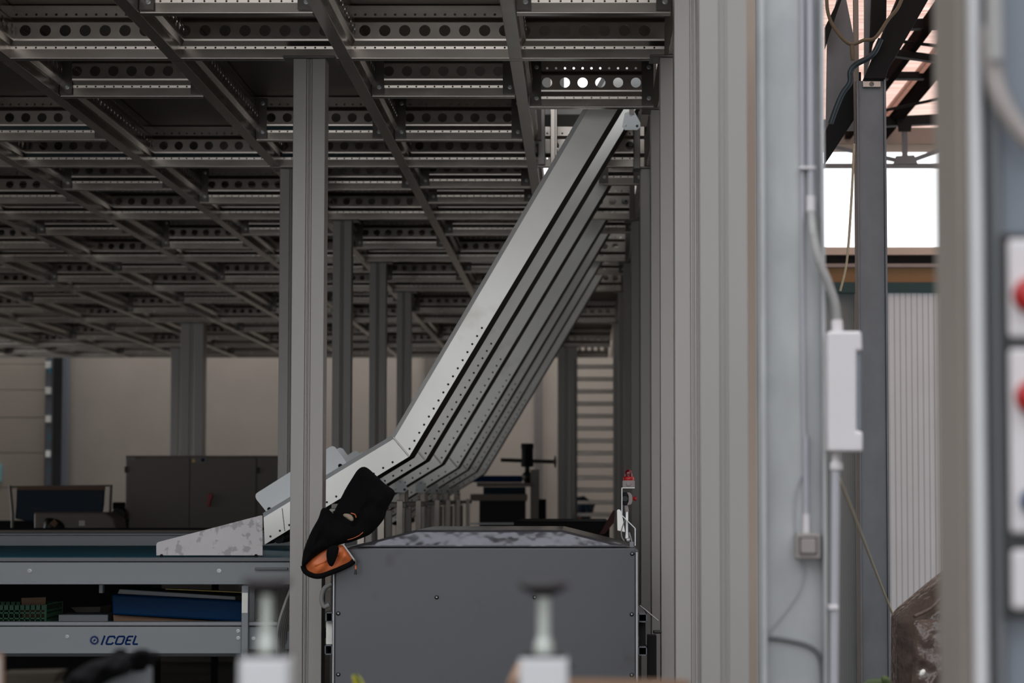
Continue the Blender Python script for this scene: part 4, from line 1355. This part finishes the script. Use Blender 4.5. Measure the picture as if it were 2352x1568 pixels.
# switch cabinets
YV = 23.5
root = thing('switch_cabinet', 'long dark grey switch cabinet with red handle against the far wall', 'cabinet', P(460, 1210, YV))
x0, x1, _, zt_ = R(287, 1046, 700, 1210, YV)
x0b = P(287, 1100, YV).x
MB().box(x0b, x1, YV + .02, YV + .5, 0, zt_).build('body', 'cabinet', root, bevel=.006)
doors = []
for px0, px1 in ((289, 435), (437, 588), (593, 700)):
    a, b, _, _ = R(px0, 1050, px1, 1200, YV)
    doors.append(MB().box(a, b, YV, YV + .02, .1, zt_ - .02).build('door', 'cabinet', root, bevel=.004))
h = MB().pprism([(478, 1134), (484, 1132), (488, 1135), (488, 1142), (484, 1150), (483, 1163), (479, 1164), (476, 1160)], YV - .03, .03).build('handle', 'red', doors[1], bevel=.004)
for px, py in ((289, 1078), (289, 1186), (592, 1080)):
    MB().pbox(px - 3, py - 7, px + 4, py + 7, YV - .012, .02).build('hinge', 'black', doors[0 if px < 400 else 2])
MB().pbox(290, 1048, 311, 1058, YV - .003, .004).build('label_plate', 'switchgrey', doors[0])
MB().pbox(440, 1049, 473, 1063, YV - .003, .004).build('label_plate', 'switchgrey', doors[1])
MB().lathe(P(466, 1056, YV - .003), [(.018, 0), (.017, .003)], 16, (0, -1, 0)).build('blue_sticker', 'blue', doors[1])
MB().pprism([(440, 1061), (449, 1061), (444.5, 1052)], YV - .006, .003).build('warning_triangle', 'brass', doors[1])

# blue curtain machine at the far left
YU = 21.5
root = thing('curtain_machine', 'machine frame with dark blue curtain standing before the far wall, left', 'machine', P(130, 1205, YU))
MB().pprism([(38, 1122), (240, 1122), (238, 1160), (234, 1185), (150, 1195), (60, 1196), (34, 1190), (37, 1160)], YU, .03).build('curtain', 'navy', root, bevel=.006)
MB().pbox(39, 1117, 240, 1125, YU - .02, .04).build('top_batten', 'cardboard', root, bevel=.003)
MB().tube([P(22, 1118, YU), P(256, 1115, YU)], .008, 8).build('crossbar', 'cabinet', root)
for pts in ([(23, 1115), (29, 1180), (34, 1230), (34, 1640)], [(255, 1113), (252, 1190), (252, 1640)]):
    MB().tube([P(pts[0][0], pts[0][1], YU), P(pts[1][0], pts[1][1], YU), Vector((P(pts[1][0], 1200, YU).x, YU, 0))], .014, 8).build('frame_post', 'cabinet', root)
root = thing('long_grey_box', 'long dark grey machine box before the blue curtain, small paper tag on it', 'machine', P(170, 1220, 20.6))
MB().pprism([(78, 1176), (240, 1176), (262, 1190), (266, 1212), (266, 1260), (78, 1260)], 20.6, .5).build('body', 'cabinet', root, bevel=.02)
MB().pbox(181, 1195, 195, 1207, 20.58, .01).build('paper_tag', 'paper', root)
MB().pbox(78, 1210, 100, 1640, 20.7, .3).build('stand', 'darksteel', root)
a, b, _, _ = R(90, 1200, 250, 1260, 20.7)
MB().box(a, b, 20.7, 21.0, 0, P(100, 1255, 20.7).z).build('stand', 'darksteel', root)
tag(MB().pprism([(124, 1191), (133, 1201), (125, 1211), (114, 1202)], 20.5, .02).build('diamond_tag', 'cardboard'), 'small tan diamond shaped tag hanging before the long grey box', 'tag')
tag(MB().blob([(100, 1190), (118, 1188), (140, 1195), (150, 1207), (148, 1230), (98, 1230)], [(125, 1212)], 20.58, .06, 5, .01, 4).build('plastic_bag', 'black'), 'crumpled black plastic bag behind the tan diamond tag', 'bag')
mt = thing('black_motor', 'black motor unit beside the far left switch cabinet door', 'motor', P(275, 1200, 22))
MB().lathe(P(276, 1182, 22), [(.06, -.1), (.07, -.06), (.07, .06), (.04, .1)], 20, (0, 1, 0)).build('rotor', 'black', mt)
MB().pbox(258, 1153, 284, 1170, 22, .1).build('top_box', 'darksteel', mt, bevel=.01)
a, b, _, _ = R(258, 1200, 286, 1260, 22)
MB().box(a, b, 21.95, 22.2, 0, P(270, 1190, 22).z).build('stand', 'darksteel', mt)
tag(MB().box(P(-60, 1190, 22.5).x, P(80, 1190, 22.5).x, 22.5, 23.0, 0, P(40, 1196, 22.5).z).build('low_bench', 'darksteel'), 'dark low bench at the far left edge under the blue curtain', 'bench')

# ladder-like rack
YT = 32.0
root = thing('bar_rack', 'rack of horizontal galvanised bars before the far wall, right of the dark column', 'rack', (P(1372, 1200, YT).x, YT, 0))
for k in range(13):
    py = 842 + 28.3 * k
    a, b, c, d = R(1324, py - 5, 1420, py + 5, YT)
    MB().box(a, b, YT, YT + .04, c, d).build('bar', 'galv', root, bevel=.008)
a, b, _, _ = R(1419, 900, 1436, 1000, YT)
MB().box(a, b, YT - .02, YT + .08, 0, P(1430, 825, YT).z).build('post', 'switchgrey', root, bevel=.006)
a, b, _, _ = R(1318, 900, 1326, 1000, YT)
MB().box(a, b, YT - .02, YT + .08, 0, P(1320, 825, YT).z).build('post', 'galv_dark', root, bevel=.006)

# drive unit behind the chutes
YD = 27.0
root = thing('drive_unit', 'dark conveyor drive with upright motor behind the chutes', 'machine', (P(1180, 1200, YD).x, YD, 0))
MB().lathe(P(1211, 1072, YD + .1), [(.06, 0), (.072, .01), (.07, .05), (.066, .06), (.066, .2), (.072, .21), (.072, .255), (.064, .262)], 20).build('motor', 'darksteel', root)
MB().lathe(P(1211, 1108, YD + .1), [(.035, 0), (.05, .04), (.06, .09), (.04, .11), (.028, .12), (.028, .18)], 16).build('gearbox', 'black', root)
MB().pbox(1095, 1108, 1226, 1117, YD, .4).build('top_plate', 'galv_dark', root, bevel=.006)
MB().pbox(1080, 1092, 1200, 1107, YD + .5, .2).build('belt', 'blue', root, bevel=.02)
MB().pbox(1080, 1134, 1210, 1150, YD - .1, .3).build('side_beam', 'cabinet', root, bevel=.006)
MB().pbox(1110, 1118, 1206, 1134, YD + .1, .3).build('inner_belt', 'navy', root)
a, b, _, _ = R(1100, 1150, 1205, 1190, YD)
MB().box(a, b, YD + .1, YD + .6, 0, P(1150, 1150, YD).z).build('casing', 'black', root)
a, b, c, d = R(1218, 1078, 1238, 1190, YD)
MB().box(a, b, YD + .05, YD + .25, 0, d).build('stand', 'galv_dark', root, bevel=.006)
a, b, _, _ = R(1238, 1146, 1254, 1200, YD)
MB().box(a, b, YD + .06, YD + .2, 0, P(1245, 1146, YD).z).build('side_box', 'darksteel', root, bevel=.006)
root = thing('hand_wheel', 'horizontal bar ending in a black hand wheel behind the drive motor', 'hand wheel', P(1277, 1060, YD + .4))
MB().tube([P(1150, 1056, YD + .4), P(1268, 1060, YD + .4)], .022, 10).build('shaft', 'galv_dark', root)
MB().lathe(P(1268, 1060, YD + .4), [(.02, 0), (.022, .02), (.07, .03), (.07, .042), (.02, .05)], 20, (1, 0, 0)).build('wheel', 'black', root)
MB().box(P(1080, 1200, YD - .1).x, P(1180, 1200, YD - .1).x, YD - .1, YD - .04, P(1100, 1204, YD).z, P(1100, 1200, YD).z).build('pale_rail', 'zinc_white', bpy.data.objects['drive_unit'])
a, b = P(1180, 1200, 16).x, P(1400, 1200, 16).x
tag(MB().box(a, b, 16.0, 18.0, 0, P(1250, 1197, 16).z).build('dark_bench', 'darksteel', bevel=.01), 'dark low bench behind the machine housing cover', 'bench')
tag(MB().pprism([(1376, 1228), (1408, 1172), (1413, 1172), (1410, 1200), (1390, 1225)], 15.968, .03).build('red_strap', mat('dark_red_strap', (80, 24, 24), 0, .6)), 'dark red strap leaning behind the machine, left of the beacon', 'strap')
pw = thing('person', 'distant person in dark workwear with orange trousers bending behind the bar rack', 'person', (P(1340, 1180, 34).x, 34, 0))


def skin_person(parent, joints, edges, radii, name, m):
    me = bpy.data.meshes.new(name)
    o3 = org(parent)
    me.from_pydata([tuple(Vector(j) - o3) for j in joints], edges, [])
    me.materials.append(M[m])
    o = bpy.data.objects.new(name, me)
    C.objects.link(o)
    o.parent = parent
    sk = o.modifiers.new('skin', 'SKIN')
    for i, r in enumerate(radii):
        me.skin_vertices[0].data[i].radius = (r, r)
    me.skin_vertices[0].data[0].use_root = True
    o.modifiers.new('sub', 'SUBSURF').levels = 2
    o.modifiers['sub'].render_levels = 2
    return o


def PJ(px, py, dy=0):
    return P(px, py, 34 + dy)


Jn = [PJ(1332, 1192), PJ(1336, 1172), PJ(1344, 1158), PJ(1352, 1152), PJ(1358, 1146), PJ(1338, 1176, .1), Vector((PJ(1334, 1300).x, 34.1, .5)), Vector((PJ(1332, 1300).x, 34.15, .03)),
      Vector((PJ(1322, 1300).x, 33.9, .5)), Vector((PJ(1320, 1300).x, 33.95, .03)), PJ(1352, 1166, -.2), PJ(1354, 1178, -.3)]
skin_person(pw, Jn, [(0, 1), (1, 2), (2, 3), (3, 4), (0, 6), (6, 7), (0, 8), (8, 9), (3, 10), (10, 11)], [.14, .15, .16, .09, .09, .1, .08, .06, .08, .06, .05, .04], 'body', 'navy')
MB().blob([(1326, 1186), (1336, 1184), (1340, 1192), (1338, 1204), (1326, 1204)], [(1332, 1194)], 33.82, .05, 4).build('orange_trousers', 'hivis', pw)
